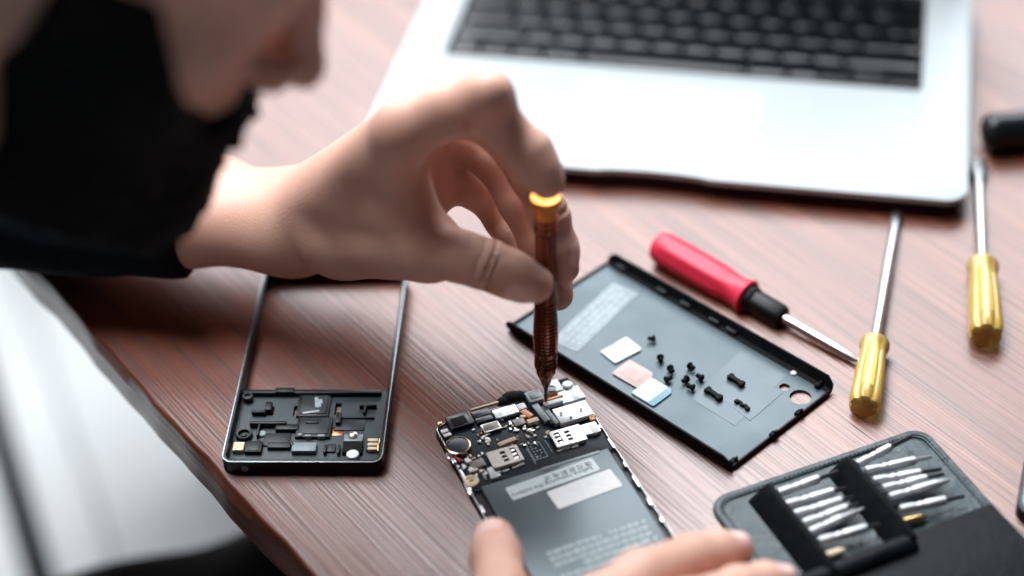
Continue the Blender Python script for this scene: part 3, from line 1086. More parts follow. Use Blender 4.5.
def amber_driver(butt, neck, tip, r, label, wide):
    pa, pt = on_z(*butt, r * .96), on_z(*tip, .0035)
    pn = on_z(*neck, r * .9)
    d = pt - pa
    L = d.length
    lh = (pn - pa).length
    inc = math.asin((pa.z - pt.z) / L)
    root = thing('screwdriver', label, 'screwdriver', (pa.x, pa.y, 0), math.atan2(d.y, d.x))
    Tm = Matrix.Translation((0, 0, pa.z)) @ Matrix.Rotation(PI / 2 + inc, 4, 'Y')
    fl = lambda a, q, zz: q * (1 + .075 * math.cos(6 * a) - .03 * math.cos(12 * a)) if zz < lh * .93 else q
    bm = bmesh.new()
    lathe(bm, [(0, .0005), (r * .62, 0), (r * .86, .0008), (r * .97, .003), (r, .008), (r * .96, lh * .5), (r * .86, lh * .74), (r * .82, lh * .86), (r * .98, lh * .93), (r * .98, lh * .97), (r * .6, lh), (0, lh)], 72, Tm, fl)
    make('handle', bm, amber, root, 40)
    bm = bmesh.new()
    lathe(bm, [(.0026, lh * .25), (.0026, lh - .0005), (0, lh - .0004)], 20, Tm)
    make('tang', bm, M['steel'], root)
    bm = bmesh.new()
    lathe(bm, [(r * .42, lh - .001), (r * .42, lh + .003), (.0028, lh + .0045), (.0026, lh + .005)], 24, Tm)
    make('ferrule', bm, M['steel'], root)
    bm = bmesh.new()
    t = bmesh.new()
    zs = [(1, 1, lh), (1, 1, L - .03), (1, 1, L - .02), (1.0 + .8 * wide, .7, L - .011), (1.0 + .9 * wide, .45, L - .006), (.9 + .35 * wide, .22, L)]
    ring = []
    for sx, sy, zz in zs:
        ring.append([t.verts.new((.0026 * sy * math.cos(2 * PI * k / 24), .0026 * sx * math.sin(2 * PI * k / 24), zz)) for k in range(24)])
    for A, B in zip(ring, ring[1:]):
        for k in range(24):
            t.faces.new((A[k], A[(k + 1) % 24], B[(k + 1) % 24], B[k]))
    t.faces.new(ring[0])
    t.faces.new(ring[-1])
    bmesh.ops.recalc_face_normals(t, faces=t.faces)
    bmesh.ops.transform(t, matrix=Tm, verts=t.verts)
    merge(bm, t)
    make('shank', bm, M['steel'], root)


amber_driver((863.8, 408), (879.5, 342), (897, 212), .0072, 'clear amber screwdriver lying by the tip of the red screwdriver', 0)
amber_driver((985.8, 337), (979.5, 262), (977.5, 160), .0080, 'clear amber flat screwdriver with a flared tip, nearer the right edge', 1)

# ------------------------------------------------------------------ black tool handle at the upper right
pa, pb = on_z(985, 133, .0105), on_z(1075, 126, .0105)
d = pb - pa
root = thing('black_tool_handle', 'thick black round tool handle cut off by the right edge beside the laptop', 'tool handle', (pa.x, pa.y, 0), math.atan2(d.y, d.x))
Tm = Matrix.Translation((0, 0, .0105)) @ Matrix.Rotation(PI / 2, 4, 'Y')
bm = bmesh.new()
lathe(bm, [(0, .0002), (.0088, 0), (.0101, .0014), (.0105, .005), (.0105, .05), (.0098, .062), (.0105, .074), (.0103, .098), (.007, .104), (0, .105)], 48, Tm)
make('grip', bm, mat('grip_rubber', srgb(9, 13, 16), .3, noise=(150, srgb(20, 23, 25))), root, 60)
bm = bmesh.new()
lathe(bm, [(.0028, .104), (.0028, .17), (.0012, .176), (0, .1765)], 18, Tm)
make('shank', bm, M['steel'], root)

# ------------------------------------------------------------------ slab at the right edge
pc_ = on_z(1019, 498, .008)
root = thing('phone', 'bluish grey slab with a rounded corner just showing at the right edge', 'phone', (pc_.x, pc_.y, 0), -.35)
bm = bmesh.new()
plate(bm, [rrect(.07, .14, .008, 8, (.0345, .062))], .0003, .0072, bev=.0012)
make('phone_body', bm, M['black_plastic'], root)
bm = bmesh.new()
plate(bm, [rrect(.066, .136, .0065, 8, (.0345, .062))], .0070, .0076, bev=.0003)
make('glass', bm, mat('slab_glass', srgb(110, 130, 148), .25, noise=(40, srgb(122, 142, 158))), root)

# ------------------------------------------------------------------ precision screwdriver held in the hand
tipw = on_z(546, 401, .0072)
topw = tipw + Vector((.0021, .001, .1142))
pen = thing('precision_screwdriver', 'bronze precision screwdriver with a gold cap standing on the circuit board', 'screwdriver', tuple(tipw), 0)
ax = axis_matrix(Vector((0, 0, 0)), topw - tipw)
PLn = (topw - tipw).length
bronze = mat('bronze_metal', srgb(134, 82, 66), .16, 1.0, noise=(30, srgb(140, 88, 72)))
bz = lambda prof: [(r * MM, z * MM) for r, z in prof]
bm = bmesh.new()
lathe(bm, bz([(0, 0), (.55, 0), (.75, .6), (.8, 6), (1.2, 10.0), (1.25, 12), (0, 12.2)]), 24, ax)
make('bit', bm, mat('dark_steel', srgb(60, 58, 60), .3, 1.0, noise=(200, srgb(80, 78, 80))), pen)
bm = bmesh.new()
lathe(bm, bz([(1.2, 9.5), (1.7, 9.6), (3.6, 15.5), (4.4, 17.5), (4.5, 21)]), 40, ax)
make('chuck', bm, bronze, pen)
grip = [(4.5, 20.5)]
for k in range(3):
    zz = 21 + k * 2.4
    grip += [(4.8, zz), (5.2, zz + .3), (5.2, zz + 1.5), (4.8, zz + 1.8)]
zz = 29.5
grip += [(5.1, zz)]
for k in range(15):
    zz = 30 + k * 1.95
    rr = 5.1 + .55 * math.sin(PI * min(1, (k + 2) / 13))
    grip += [(rr, zz), (rr, zz + 1.25), (rr - .35, zz + 1.45), (rr - .35, zz + 1.8)]
grip += [(5.0, 60)]
bm = bmesh.new()
lathe(bm, bz(grip), 48, ax)
make('ribbed_grip', bm, bronze, pen, 30)
bm = bmesh.new()
lathe(bm, bz([(5.0, 59.5), (4.9, 66), (4.7, 82), (4.8, 95), (5.0, 96), (4.6, 96.4), (4.6, 97.2), (5.1, 97.6), (5.1, 99), (4.6, 99.4), (4.6, 100.4), (5.0, 100.8), (5.1, 104.2)]), 48, ax)
make('barrel', bm, bronze, pen, 30)
bm = bmesh.new()
T_ = PLn * 1000
lathe(bm, bz([(5.0, 104), (5.1, 105), (5.4, T_ - 6), (6.4, T_ - 3.4), (6.8, T_ - 2.4), (6.8, T_ - 1.2), (6.3, T_ - .3), (0, T_)]), 48, ax)
make('swivel_cap', bm, mat('gold_cap', srgb(190, 120, 55), .38, 1.0, noise=(150, srgb(226, 156, 80))), pen, 35)

# ------------------------------------------------------------------ bit case
leather = mat('case_leather', srgb(46, 60, 66), .44, noise=(180, srgb(58, 72, 78)), bump=(160, 1.0, .0016), rnoise=(90, .38, .55))
leather2 = mat('case_leather_dark', srgb(7, 12, 15), .5, spec=.12, noise=(180, srgb(18, 22, 24)), bump=(420, .5, .0008))
A_, B_, Cc = on_z(722, 497, .002), on_z(912, 432, .002), on_z(990, 505, .002)
ca = math.atan2((B_ - A_).y, (B_ - A_).x)
case = thing('bit_case', 'open black leather bit case holding two rows of silver screwdriver bits', 'tool case', (A_.x, A_.y, 0), ca)
cl = local(case)
w_ = (B_ - A_).length
rt = cl(990, 505, .002)
PWc = max(w_ + .006, rt.x)           # panel width
PHc = -rt.y + .03
print('case', w_, rt, PWc, PHc)
lx0 = -.0075
bm = bmesh.new()
plate(bm, [rrect(PWc - lx0, PHc, .009, 8, ((PWc + lx0) / 2, -PHc / 2 + .001))], .0003, .0022, bev=.0007)
panel2 = make('back_panel', bm, leather, case)
bm = bmesh.new()
plate(bm, [rrect(PWc - lx0 - .001, PHc - .001, .0085, 8, ((PWc + lx0) / 2, -PHc / 2 + .001)), rrect(PWc - lx0 - .0085, PHc - .0085, .006, 8, ((PWc + lx0) / 2, -PHc / 2 + .001))], .0021, .0030, bev=.0003)
make('edge_binding', bm, leather, panel2)
# stitches along the binding
bm = bmesh.new()
st = rrect(PWc - lx0 - .0065, PHc - .0065, .0065, 8, ((PWc + lx0) / 2, -PHc / 2 + .001))
per = []
for i in range(len(st)):
    a_, b_ = Vector(st[i]), Vector(st[(i + 1) % len(st)])
    n_ = max(1, int((b_ - a_).length / .0022))
    for k in range(n_):
        per.append((a_.lerp(b_, (k + .5) / n_), math.atan2((b_ - a_).y, (b_ - a_).x)))
for q, a_ in per:
    box(bm, Vector((q.x, q.y, .00305)), (.0015, .0005, .0003), 0, a_)
make('stitching', bm, M['black_matte'], panel2, 0)

# bits: pixel start and end of each, body share
bits = [((782, 492), (839, 471.5), .64, 'left', 'silver bit at the far end of the left row in the case, long thin tip'),
        ((790, 504), (847, 487.7), .76, 'left', 'silver bit second from the far end of the left row'),
        ((798, 513.5), (855, 496.6), .76, 'left', 'silver bit third from the far end of the left row'),
        ((806.4, 522.4), (859, 503.4), .77, 'left', 'silver bit fourth from the far end of the left row'),
        ((813, 531), (864.6, 508), .55, 'left', 'silver bit with a long tapered point, fifth in the left row'),
        ((822.6, 540.5), (881, 523.7), .74, 'left', 'silver bit lying apart, sixth and nearest full bit of the left row'),
        ((860, 463), (912, 436), .58, 'right', 'silver bit raised at a slant at the far end of the right row'),
        ((869, 470.5), (932, 456.6), .73, 'right', 'silver flat-tipped bit second from the far end of the right row'),
        ((877, 480.5), (942, 469), .67, 'right', 'silver bit with a thin dark tip, third in the right row'),
        ((886.6, 488), (944.5, 474), .69, 'right', 'silver bit with a thin dark tip, fourth in the right row'),
        ((893, 496.5), (951, 479.6), .76, 'right', 'silver bit with a blunt tapered tip, fifth in the right row'),
        ((904, 509), (965, 496), .68, 'right', 'silver bit lying apart, sixth and nearest full bit of the right row')]


def bit_meshes(L, k, pointed):
    r = .0020
    bm = bmesh.new()
    Lb = L * k
    hexf = lambda a, q, zz: q * (1 + .06 * math.cos(6 * a))
    lathe(bm, [(r * .8, -.0018), (r, -.0016), (r, .004), (r * .86, .0048), (r * .80, .0062), (r * .95, .0070), (r * .95, .0082), (r * .78, .009), (r, .0098), (r, Lb - .001), (r * .9, Lb)], 24, None, hexf)
    bm2 = bmesh.new()
    if pointed:
        lathe(bm2, [(r * .85, Lb - .0005), (r * .75, Lb + .002), (r * .3, L - .0006), (0, L)], 20)
    else:
        lathe(bm2, [(r * .62, Lb - .0005), (r * .55, Lb + .002), (r * .5, L - .002), (r * .42, L - .0004), (0, L)], 20, None, lambda a, q, zz: q * (1 + .12 * math.cos(4 * a)))
    return bm, bm2


bitm = mat('bit_steel', srgb(168, 171, 175), .42, .5, noise=(300, srgb(184, 186, 190)))
tipm = mat('bit_tip_steel', srgb(120, 124, 130), .3, 1.0, noise=(300, srgb(150, 154, 160)))
HZ = .0072
for i, (a_, b_, k, side, lb) in enumerate(bits):
    z1 = .0095 if i == 6 else HZ + .0004
    A, B = on_z(*a_, HZ), on_z(*b_, z1)
    o = thing('screwdriver_bit', lb, 'bit', tuple(A), 0, 'bits in the %s row of the case' % side)
    X = axis_matrix(Vector((0, 0, 0)), B - A)
    b1, b2 = bit_meshes((B - A).length, k, i in (4, 10))
    bmesh.ops.transform(b1, matrix=X, verts=b1.verts)
    bmesh.ops.transform(b2, matrix=X, verts=b2.verts)
    make('bit_body', b1, bitm, o)
    make('bit_tip', b2, bitm if i in (4, 7, 10) else tipm, o)
for (a_, b_, side, m, lb) in (((829, 555), (845, 549.5), 'left', 'cream', 'short pale bit end peeking out nearest the folded flap, left row'),
                              ((909, 520.5), (927, 516), 'right', 'gold', 'short gold bit end peeking out beside the folded flap, right row')):
    A, B = on_z(*a_, .0050), on_z(*b_, .0048)
    bm = bmesh.new()
    L = (B - A).length
    lathe(bm, [(.0016, -.004), (.0017, 0), (.0017, L * .6), (.0008, L * .95), (0, L)], 18, axis_matrix(Vector((0, 0, 0)), B - A))
    o = make('screwdriver_bit', bm, M[m], loc=tuple(A))
    tag(o, lb, 'bit', 'bits in the %s row of the case' % side)

# holder strips: upright rubber walls the bits stick through
rub = mat('holder_rubber', srgb(5, 9, 12), .7, spec=.08, noise=(200, srgb(17, 20, 22)), bump=(500, .3, .0005))
HS = .0115
for s0, s1 in (((770, 482), (832, 560)), ((849, 455), (911, 527))):
    A, B = cl(*s0, HS), cl(*s1, HS)
    A.z = B.z = 0
    L = (B - A).length
    a_ = math.atan2((B - A).y, (B - A).x)
    Tm = Matrix.Translation((A.x, A.y, 0)) @ Matrix.Rotation(a_, 4, 'Z')
    t = bmesh.new()
    secs = []
    for x, hh in ((-.0016, .0085), (0, HS - .0006), (.0012, HS), (L * .5, HS), (L, HS), (L + .004, HS - .001)):
        secs.append([t.verts.new(c_) for c_ in ((x, -.0095, .0021), (x, -.0085, .0034), (x, -.0026, hh - .0006), (x, -.0018, hh), (x, 0, hh), (x, .0006, hh - .0008), (x, .0014, .0021))])
    for P, Q in zip(secs, secs[1:]):
        for i in range(7):
            j = (i + 1) % 7
            t.faces.new((P[i], P[j], Q[j], Q[i]))
    t.faces.new(secs[0])
    t.faces.new(secs[-1])
    bmesh.ops.recalc_face_normals(t, faces=t.faces)
    bmesh.ops.transform(t, matrix=Tm, verts=t.verts)
    make('holder_strip', t, rub, case, 30)
# folded roll and the dark flap nearest the viewer
r0, r1 = cl(812, 581, .006), cl(915, 541, .006)
bm = bmesh.new()
L = (r1 - r0).length
A = Vector((r0.x, r0.y, .0045))
a_ = math.atan2((r1 - r0).y, (r1 - r0).x)
Tm = Matrix.Translation(A) @ Matrix.Rotation(a_, 4, 'Z') @ Matrix.Rotation(PI / 2, 4, 'Y')
lathe(bm, [(0, -.02), (.0040, -.0195), (.0052, -.017), (.0052, L - .003), (.0046, L - .0008), (.003, L), (0, L + .0002)], 28, Tm)
make('fold_roll', bm, leather2, case, 60)
f0, f1, f2, f3 = cl(918, 533, .003), cl(990, 506, .003), cl(1075, 592, .003), cl(880, 640, .003)
bm = bmesh.new()
plate(bm, [[(f0.x - .002, f0.y), (f1.x + .0006, f1.y), (f2.x, f2.y), (f3.x - .03, f3.y), (r0.x - .012, r0.y - .008), (r0.x, r0.y - .002)]], .0022, .0052, bev=.0012)
make('flap', bm, leather2, case)
# ------------------------------------------------------------------ the repairing person
V3 = lambda *a: np.array(a, float)


class Field:
    """signed distances on a grid, organic unions, then a surface net"""

    def __init__(s, lo, hi, h, far=.03):
        s.lo, s.h, s.far = np.array(lo, float), h, far
        s.n = np.ceil((np.array(hi) - s.lo) / h).astype(int) + 1
        s.a = np.full(s.n, far, np.float32)

    def win(s, lo, hi):
        i0 = np.clip(np.floor((np.array(lo) - s.lo) / s.h).astype(int), 0, s.n - 1)
        i1 = np.clip(np.ceil((np.array(hi) - s.lo) / s.h).astype(int) + 1, 0, s.n)
        return i0, i1

    def pts(s, i0, i1):
        ax = [(s.lo[k] + s.h * np.arange(i0[k], i1[k])).astype(np.float32) for k in range(3)]
        return np.stack(np.meshgrid(*ax, indexing='ij'), -1)

    def add(s, prim, k=.004, sub=False):
        f, lo, hi = prim
        i0, i1 = s.win(lo - s.far, hi + s.far)
        if np.any(i1 <= i0):
            return
        sl = tuple(slice(a, b) for a, b in zip(i0, i1))
        d = f(s.pts(i0, i1))
        A = s.a[sl]
        s.a[sl] = -smin(-A, d, k) if sub else smin(A, d, k)

    def group(s, prims, k, kg):
        """blend prims among themselves with k, then join the lot with kg"""
        lo = np.min([p[1] for p in prims], 0)
        hi = np.max([p[2] for p in prims], 0)
        g = Field.__new__(Field)
        i0, i1 = s.win(lo - s.far, hi + s.far)
        if np.any(i1 <= i0):
            return
        g.h, g.far = s.h, s.far
        g.lo = s.lo + i0 * s.h
        g.n = i1 - i0
        g.a = np.full(g.n, s.far, np.float32)
        for p in prims:
            g.add(p, k)
        sl = tuple(slice(a, b) for a, b in zip(i0, i1))
        s.a[sl] = smin(s.a[sl], g.a, kg)

    def clip(s, fn):
        i0, i1 = np.zeros(3, int), s.n
        s.a = np.maximum(s.a, fn(s.pts(i0, i1))).astype(np.float32)

    def mesh(s, smooth=1):
        a = s.a
        a[0], a[-1], a[:, 0], a[:, -1], a[:, :, 0], a[:, :, -1] = (np.maximum(q, 1e-4) for q in (a[0], a[-1], a[:, 0], a[:, -1], a[:, :, 0], a[:, :, -1]))
        ins = a < 0
        n = s.n
        cnt = np.zeros(n - 1, np.uint8)
        for dx in (0, 1):
            for dy in (0, 1):
                for dz in (0, 1):
                    cnt += ins[dx:n[0] - 1 + dx, dy:n[1] - 1 + dy, dz:n[2] - 1 + dz]
        act = (cnt > 0) & (cnt < 8)
        c = np.argwhere(act)
        idx = np.full(n - 1, -1, np.int64)
        idx[act] = np.arange(len(c))
        P = np.zeros((len(c), 3))
        W = np.zeros(len(c))
        corners = [(0, 0, 0), (1, 0, 0), (0, 1, 0), (1, 1, 0), (0, 0, 1), (1, 0, 1), (0, 1, 1), (1, 1, 1)]
        val = [a[c[:, 0] + o[0], c[:, 1] + o[1], c[:, 2] + o[2]] for o in corners]
        for i in range(8):
            for j in range(i + 1, 8):
                oi, oj = np.array(corners[i]), np.array(corners[j])
                if np.abs(oi - oj).sum() != 1:
                    continue
                m = (val[i] < 0) != (val[j] < 0)
                t = np.where(m, val[i] / np.where(m, val[i] - val[j], 1), 0)
                P += np.where(m[:, None], oi + t[:, None] * (oj - oi), 0)
                W += m
        P = P / W[:, None] + c
        faces = []
        for ax in range(3):
            b, d = (ax + 1) % 3, (ax + 2) % 3
            sl0 = [slice(None)] * 3
            sl1 = [slice(None)] * 3
            sl0[ax], sl1[ax] = slice(0, -1), slice(1, None)
            A, B = ins[tuple(sl0)], ins[tuple(sl1)]
            e = np.argwhere(A != B)
            e = e[(e[:, b] > 0) & (e[:, d] > 0) & (e[:, b] < n[b] - 1) & (e[:, d] < n[d] - 1)]
            flip = A[e[:, 0], e[:, 1], e[:, 2]]
            q = []
            for ob, od in ((0, 0), (-1, 0), (-1, -1), (0, -1)):
                k = e.copy()
                k[:, b] += ob
                k[:, d] += od
                q.append(idx[k[:, 0], k[:, 1], k[:, 2]])
            q = np.stack(q, 1)
            q[~flip] = q[~flip][:, ::-1]
            faces.append(q)
        F = np.concatenate(faces)
        P = s.lo + P * s.h
        for _ in range(smooth):
            S = np.zeros_like(P)
            K = np.zeros(len(P))
            for i in range(4):
                for j in (1, 3):
                    np.add.at(S, F[:, i], P[F[:, (i + j) % 4]])
                    np.add.at(K, F[:, i], 1)
            P = P * .5 + .5 * S / np.maximum(K, 1)[:, None]
        me = bpy.data.meshes.new('net')
        me.vertices.add(len(P))
        me.vertices.foreach_set('co', P.astype(np.float32).ravel())
        me.loops.add(F.size)
        me.loops.foreach_set('vertex_index', F.astype(np.int32).ravel())
        me.polygons.add(len(F))
        me.polygons.foreach_set('loop_start', (np.arange(len(F)) * 4).astype(np.int32))
        me.update(calc_edges=True)
        me.validate()
        return me


def smin(a, b, k):
    if k <= 0:
        return np.minimum(a, b)
    h = np.clip(.5 + .5 * (b - a) / k, 0, 1)
    return (b + (a - b) * h - k * h * (1 - h)).astype(np.float32)


def cone(a, b, ra, rb):
    a, b = np.array(a, float), np.array(b, float)
    ba = b - a
    bb = max(ba @ ba, 1e-12)

    def f(p):
        t = np.clip(((p - a) @ ba) / bb, 0, 1)
        return np.linalg.norm(p - a - t[..., None] * ba, axis=-1) - (ra + (rb - ra) * t)
    r = max(ra, rb)
    return f, np.minimum(a, b) - r, np.maximum(a, b) + r


def ell(c, r, R=None):
    c, r = np.array(c, float), np.array(r, float)
    R = np.eye(3) if R is None else np.array(R)

    def f(p):
        q = (p - c) @ R.T
        k0 = np.linalg.norm(q / r, axis=-1)
        k1 = np.linalg.norm(q / (r * r), axis=-1) + 1e-9
        return k0 * (k0 - 1) / k1
    return f, c - r.max(), c + r.max()


def chain(pts, k=1.0):
    return [cone(p[0], q[0], p[1], q[1]) for p, q in zip(pts, pts[1:])]


YH = tipw.y
mm = lambda r: r * MM
hp = lambda px, py, dy: np.array(on_y(px, py, YH + dy * MM))
zp = lambda px, py, z: np.array(on_z(px, py, z))

# ---------------- left hand, holding the precision screwdriver
wr = hp(292, 229, 76)
mid = hp(195, 210, 104)
fdir = (mid - wr) / np.linalg.norm(mid - wr)
elb = wr + fdir * .25
elb[1] -= .035
elb[2] = .042
mid[2] = max(mid[2], .047)
fdir = (elb - wr) / np.linalg.norm(elb - wr)
side = np.cross(fdir, V3(0, 0, 1))
side /= np.linalg.norm(side)
print('wrist', wr, 'mid', mid, 'elbow', elb)
MCPi, MCPm, MCPr, MCPp = hp(404, 131, 12), hp(415, 124, 33), hp(418, 138, 52), hp(415, 168, 66)
TCMC, TMCP, TIP_, TT = hp(345, 236, 52), hp(428, 248, 8), hp(488, 265, -8), hp(534, 284, -11.5)
palm = [cone(wr, MCPi, mm(17), mm(13)), cone(wr + V3(0, .008, .0), MCPm, mm(17), mm(12.5)),
        cone(wr + V3(0, .016, -.002), MCPr, mm(16), mm(12)), cone(wr + V3(0, .022, -.004), MCPp, mm(15), mm(11)),
        cone(wr, TCMC, mm(17), mm(17)), cone(TCMC, TMCP, mm(17.5), mm(13.5)),
        cone(hp(395, 165, 18), hp(412, 222, 14), mm(11), mm(11)),
        cone(hp(360, 200, 42), hp(400, 205, 20), mm(15), mm(12)), cone(hp(415, 165, 44), hp(424, 198, 48), mm(13), mm(12)), cone(hp(436, 160, 60), hp(474, 190, 60), mm(13), mm(9)),
        cone(wr + V3(0, .012, 0), mid + side * .012, mm(17), mm(20)), cone(wr - V3(0, .006, 0), mid - side * .010, mm(17), mm(20)),
        cone(mid + side * .012, elb + side * .012, mm(20), mm(34)), cone(mid - side * .010, elb - side * .012, mm(20), mm(34))]
f_index = chain([(MCPi, mm(13)), (hp(447, 111, 7), mm(10.6)), (hp(484, 101, 3), mm(11.6)), (hp(510, 134, 1), mm(8.3)), (hp(529.5, 152.5, -2), mm(9.5)), (hp(540, 169, -5.5), mm(8.1)), (hp(547, 182, -8), mm(7.3))])
f_thumb = chain([(TCMC, mm(17)), (TMCP, mm(13.2)), (hp(462, 257, -4), mm(10.4)), (TIP_, mm(10.2)), (hp(512, 275, -10), mm(9.6)), (TT, mm(8.3))])
f_mid = chain([(MCPm, mm(12.5)), (hp(465, 112, 32), mm(10)), (hp(500, 128, 30), mm(10.2)), (hp(530, 175, 24), mm(8.8)), (hp(549, 214, 19), mm(8.6)), (hp(560, 248, 14), mm(7.8)), (hp(564, 268, 11.5), mm(6.8))])
f_ring = chain([(MCPr, mm(12)), (hp(455, 135, 54), mm(11)), (hp(494, 158, 50), mm(10)), (hp(518, 202, 40), mm(8.6)), (hp(538, 245, 30), mm(8.0)), (hp(554, 280, 20), mm(7.4)), (hp(558.5, 296, 15), mm(6.6))])
f_pinky = chain([(MCPp, mm(11)), (hp(450, 178, 72), mm(11.5)), (hp(481, 188, 66), mm(10)), (hp(503, 222, 56), mm(7.6)), (hp(511, 238, 48), mm(6.8)), (hp(519, 254, 40), mm(6))])


def dirv(px0, py0, d0, px1, py1, d1):
    v = hp(px1, py1, d1) - hp(px0, py0, d0)
    return v / np.linalg.norm(v)


def frame_of(x, z):
    x = x / np.linalg.norm(x)
    z = z - x * (z @ x)
    z = z / np.linalg.norm(z)
    return np.array([x, np.cross(z, x), z])


def arc(c, ax, R, dr, w):
    ax = ax / np.linalg.norm(ax)
    dr = dr / np.linalg.norm(dr)

    def f(p):
        q = p - c
        t = q @ ax
        rad = np.linalg.norm(q - t[..., None] * ax, axis=-1)
        d = np.sqrt((rad - R) ** 2 + t ** 2) - w
        return np.maximum(d, -(q @ dr) + R * .5)
    return f, c - R - w, c + R + w


nails = []   # (centre, frame rows along/across/out, radii)
tocam = V3(*(EYE - Vector(tuple(TT)))) / np.linalg.norm(V3(*(EYE - Vector(tuple(TT)))))
camdn, camrt = V3(*DWN), V3(*RGT)


def nail(base, tip, out, r, off, L, W_, t=.72):
    x = tip - base
    Fm = frame_of(x, out)
    c = base + (tip - base) * t + Fm[2] * (r - off) * MM
    nails.append((c, Fm, (L * MM, W_ * MM, 3.0 * MM)))


FOLDS = []
for (p0, p1, t_, R_, dr, w_) in ((TIP_, hp(512, 275, -10), -.45, 10.4, tocam - camdn * .3, .75), (TIP_, hp(512, 275, -10), -.05, 10.2, tocam - camdn * .3, .6), (TIP_, hp(512, 275, -10), .2, 10.0, tocam * .8 + camdn * .5, .6),
                                 (hp(511, 134, 1), hp(528, 154, 0), .95, 9.1, camrt - camdn, .6), (hp(511, 134, 1), hp(528, 154, 0), .75, 8.9, camrt - camdn, .55), (hp(511, 134, 1), hp(528, 154, 0), .95, 9.0, camdn - camrt * .8 + tocam * .5, .7),
                                 (hp(549, 214, 19), hp(560, 248, 14), -.05, 8.6, camrt, .6), (TMCP, hp(462, 257, -4), .2, 13, tocam - camdn * .6, .5)):
    FOLDS.append((p0 + (p1 - p0) * t_, p1 - p0, R_ * MM, dr, w_ * MM))
nail(hp(512, 275, -10), TT, tocam * .55 + camdn * .80, 9.0, .6, 7.4, 6.0, .5)
nail(hp(528, 154, 0), hp(546, 179, -1.5), tocam * .85 + camrt * .8 - camdn * .3, 7.9, .5, 6.8, 5.6)
nail(hp(549, 214, 19), hp(564, 268, 11.5), camrt * 1.0 + tocam * .6, 7.3, .6, 6.4, 5.0)
nail(hp(538, 245, 30), hp(558, 296, 15), camrt * 1.0 + tocam * .6, 7, .6, 6, 4.8)

# ---------------- right hand, pinning the phone
rW = zp(395, 745, .052)
rT = [(zp(445, 715, .046), mm(17)), (zp(496, 648, .036), mm(13.5)), (zp(501, 590, .026), mm(10.6)), (zp(496, 557, .019), mm(10.2)), (zp(494, 539, .0165), mm(9.0))]
rI = [(zp(555, 652, .058), mm(13)), (zp(600, 605, .052), mm(10.8)), (zp(640, 577, .043), mm(10.4)), (zp(690, 558, .028), mm(9.2)), (zp(716, 552, .0205), mm(8.8)), (zp(735, 550, .0155), mm(7.8))]
rM = [(zp(575, 692, .060), mm(12.8)), (zp(640, 640, .054), mm(10.6)), (zp(690, 608, .043), mm(10.2)), (zp(738, 590, .027), mm(9.2)), (zp(764, 584, .020), mm(8.6)), (zp(781, 583, .0160), mm(7.6))]
rR = [(zp(580, 735, .058), mm(12.2)), (zp(650, 690, .052), mm(10)), (zp(705, 660, .041), mm(9.6)), (zp(750, 643, .026), mm(8.6)), (zp(768, 640, .0195), mm(8.0)), (zp(780, 640, .0155), mm(7.2))]
rP = [(zp(570, 780, .054), mm(11)), (zp(632, 750, .047), mm(8.8)), (zp(675, 730, .036), mm(8.2)), (zp(708, 718, .023), mm(7.4)), (zp(726, 715, .016), mm(7)), (zp(738, 714, .0115), mm(6.2))]
rE = V3(-.165, .30, .012)
rmid = rW * .6 + rE * .4
rpalm = [cone(rW, rI[0][0], mm(17), mm(13)), cone(rW, rM[0][0], mm(17.5), mm(12.8)), cone(rW + V3(0, -.008, 0), rR[0][0], mm(17), mm(12.2)), cone(rW + V3(0, -.014, 0), rP[0][0], mm(16), mm(11)),
         cone(rW, rT[0][0], mm(17), mm(17)), cone(rT[0][0], rT[1][0], mm(17), mm(13.5)), cone(rT[1][0] + V3(.006, -.006, .004), rI[0][0], mm(10), mm(10)),
         cone(rW, rmid, mm(18), mm(22)), cone(rW + V3(.004, -.012, 0), rmid + V3(.004, -.01, 0), mm(17), mm(21)), cone(rmid, rE, mm(23), mm(38))]
nails.append((rT[4][0] + V3(-.002, -.002, .0066), frame_of(rT[4][0] - rT[3][0], V3(-.25, .1, 1)), (.007, .006, .0035)))
nails.append((rI[5][0] + V3(.001, .002, .0058), frame_of(rI[5][0] - rI[4][0], V3(0, .5, .9)), (.0065, .0055, .0035)))
nails.append((rM[5][0] + V3(.001, .002, .0058), frame_of(rM[5][0] - rM[4][0], V3(0, .5, .9)), (.0065, .0055, .0035)))

# ---------------- head
TH, YAW = math.radians(37), math.radians(3)
hf = V3(math.cos(TH) * math.cos(YAW), math.cos(TH) * math.sin(YAW), -math.sin(TH))
hs_ = V3(math.sin(YAW), -math.cos(YAW), 0)            # the person's right, towards the camera
hu = np.cross(hf, hs_)
if hu[2] < 0:
    hu = -hu
HR = np.array([hf, hu, hs_])
nose = np.array(at_depth(321, 76, .665))
HO = nose - hf * .1195 - hu * .001
hl = lambda f, u, s: HO + (V3(f, u, s) * MM) @ HR
he = lambda c, r: ell(hl(*c), np.array(r) * MM, HR)
hc = lambda a, b, ra, rb: cone(hl(*a), hl(*b), mm(ra), mm(rb))
print('head', HO)
neck0, neck1 = hl(-22, -28, 0), V3(-.300, HO[1] + .015, .185)
shoulder_c = V3(-.355, .600, .125)
shL, shR = V3(-.365, .775, .105), V3(-.365, .425, .100)
hipc = V3(-.54, .62, -.37)


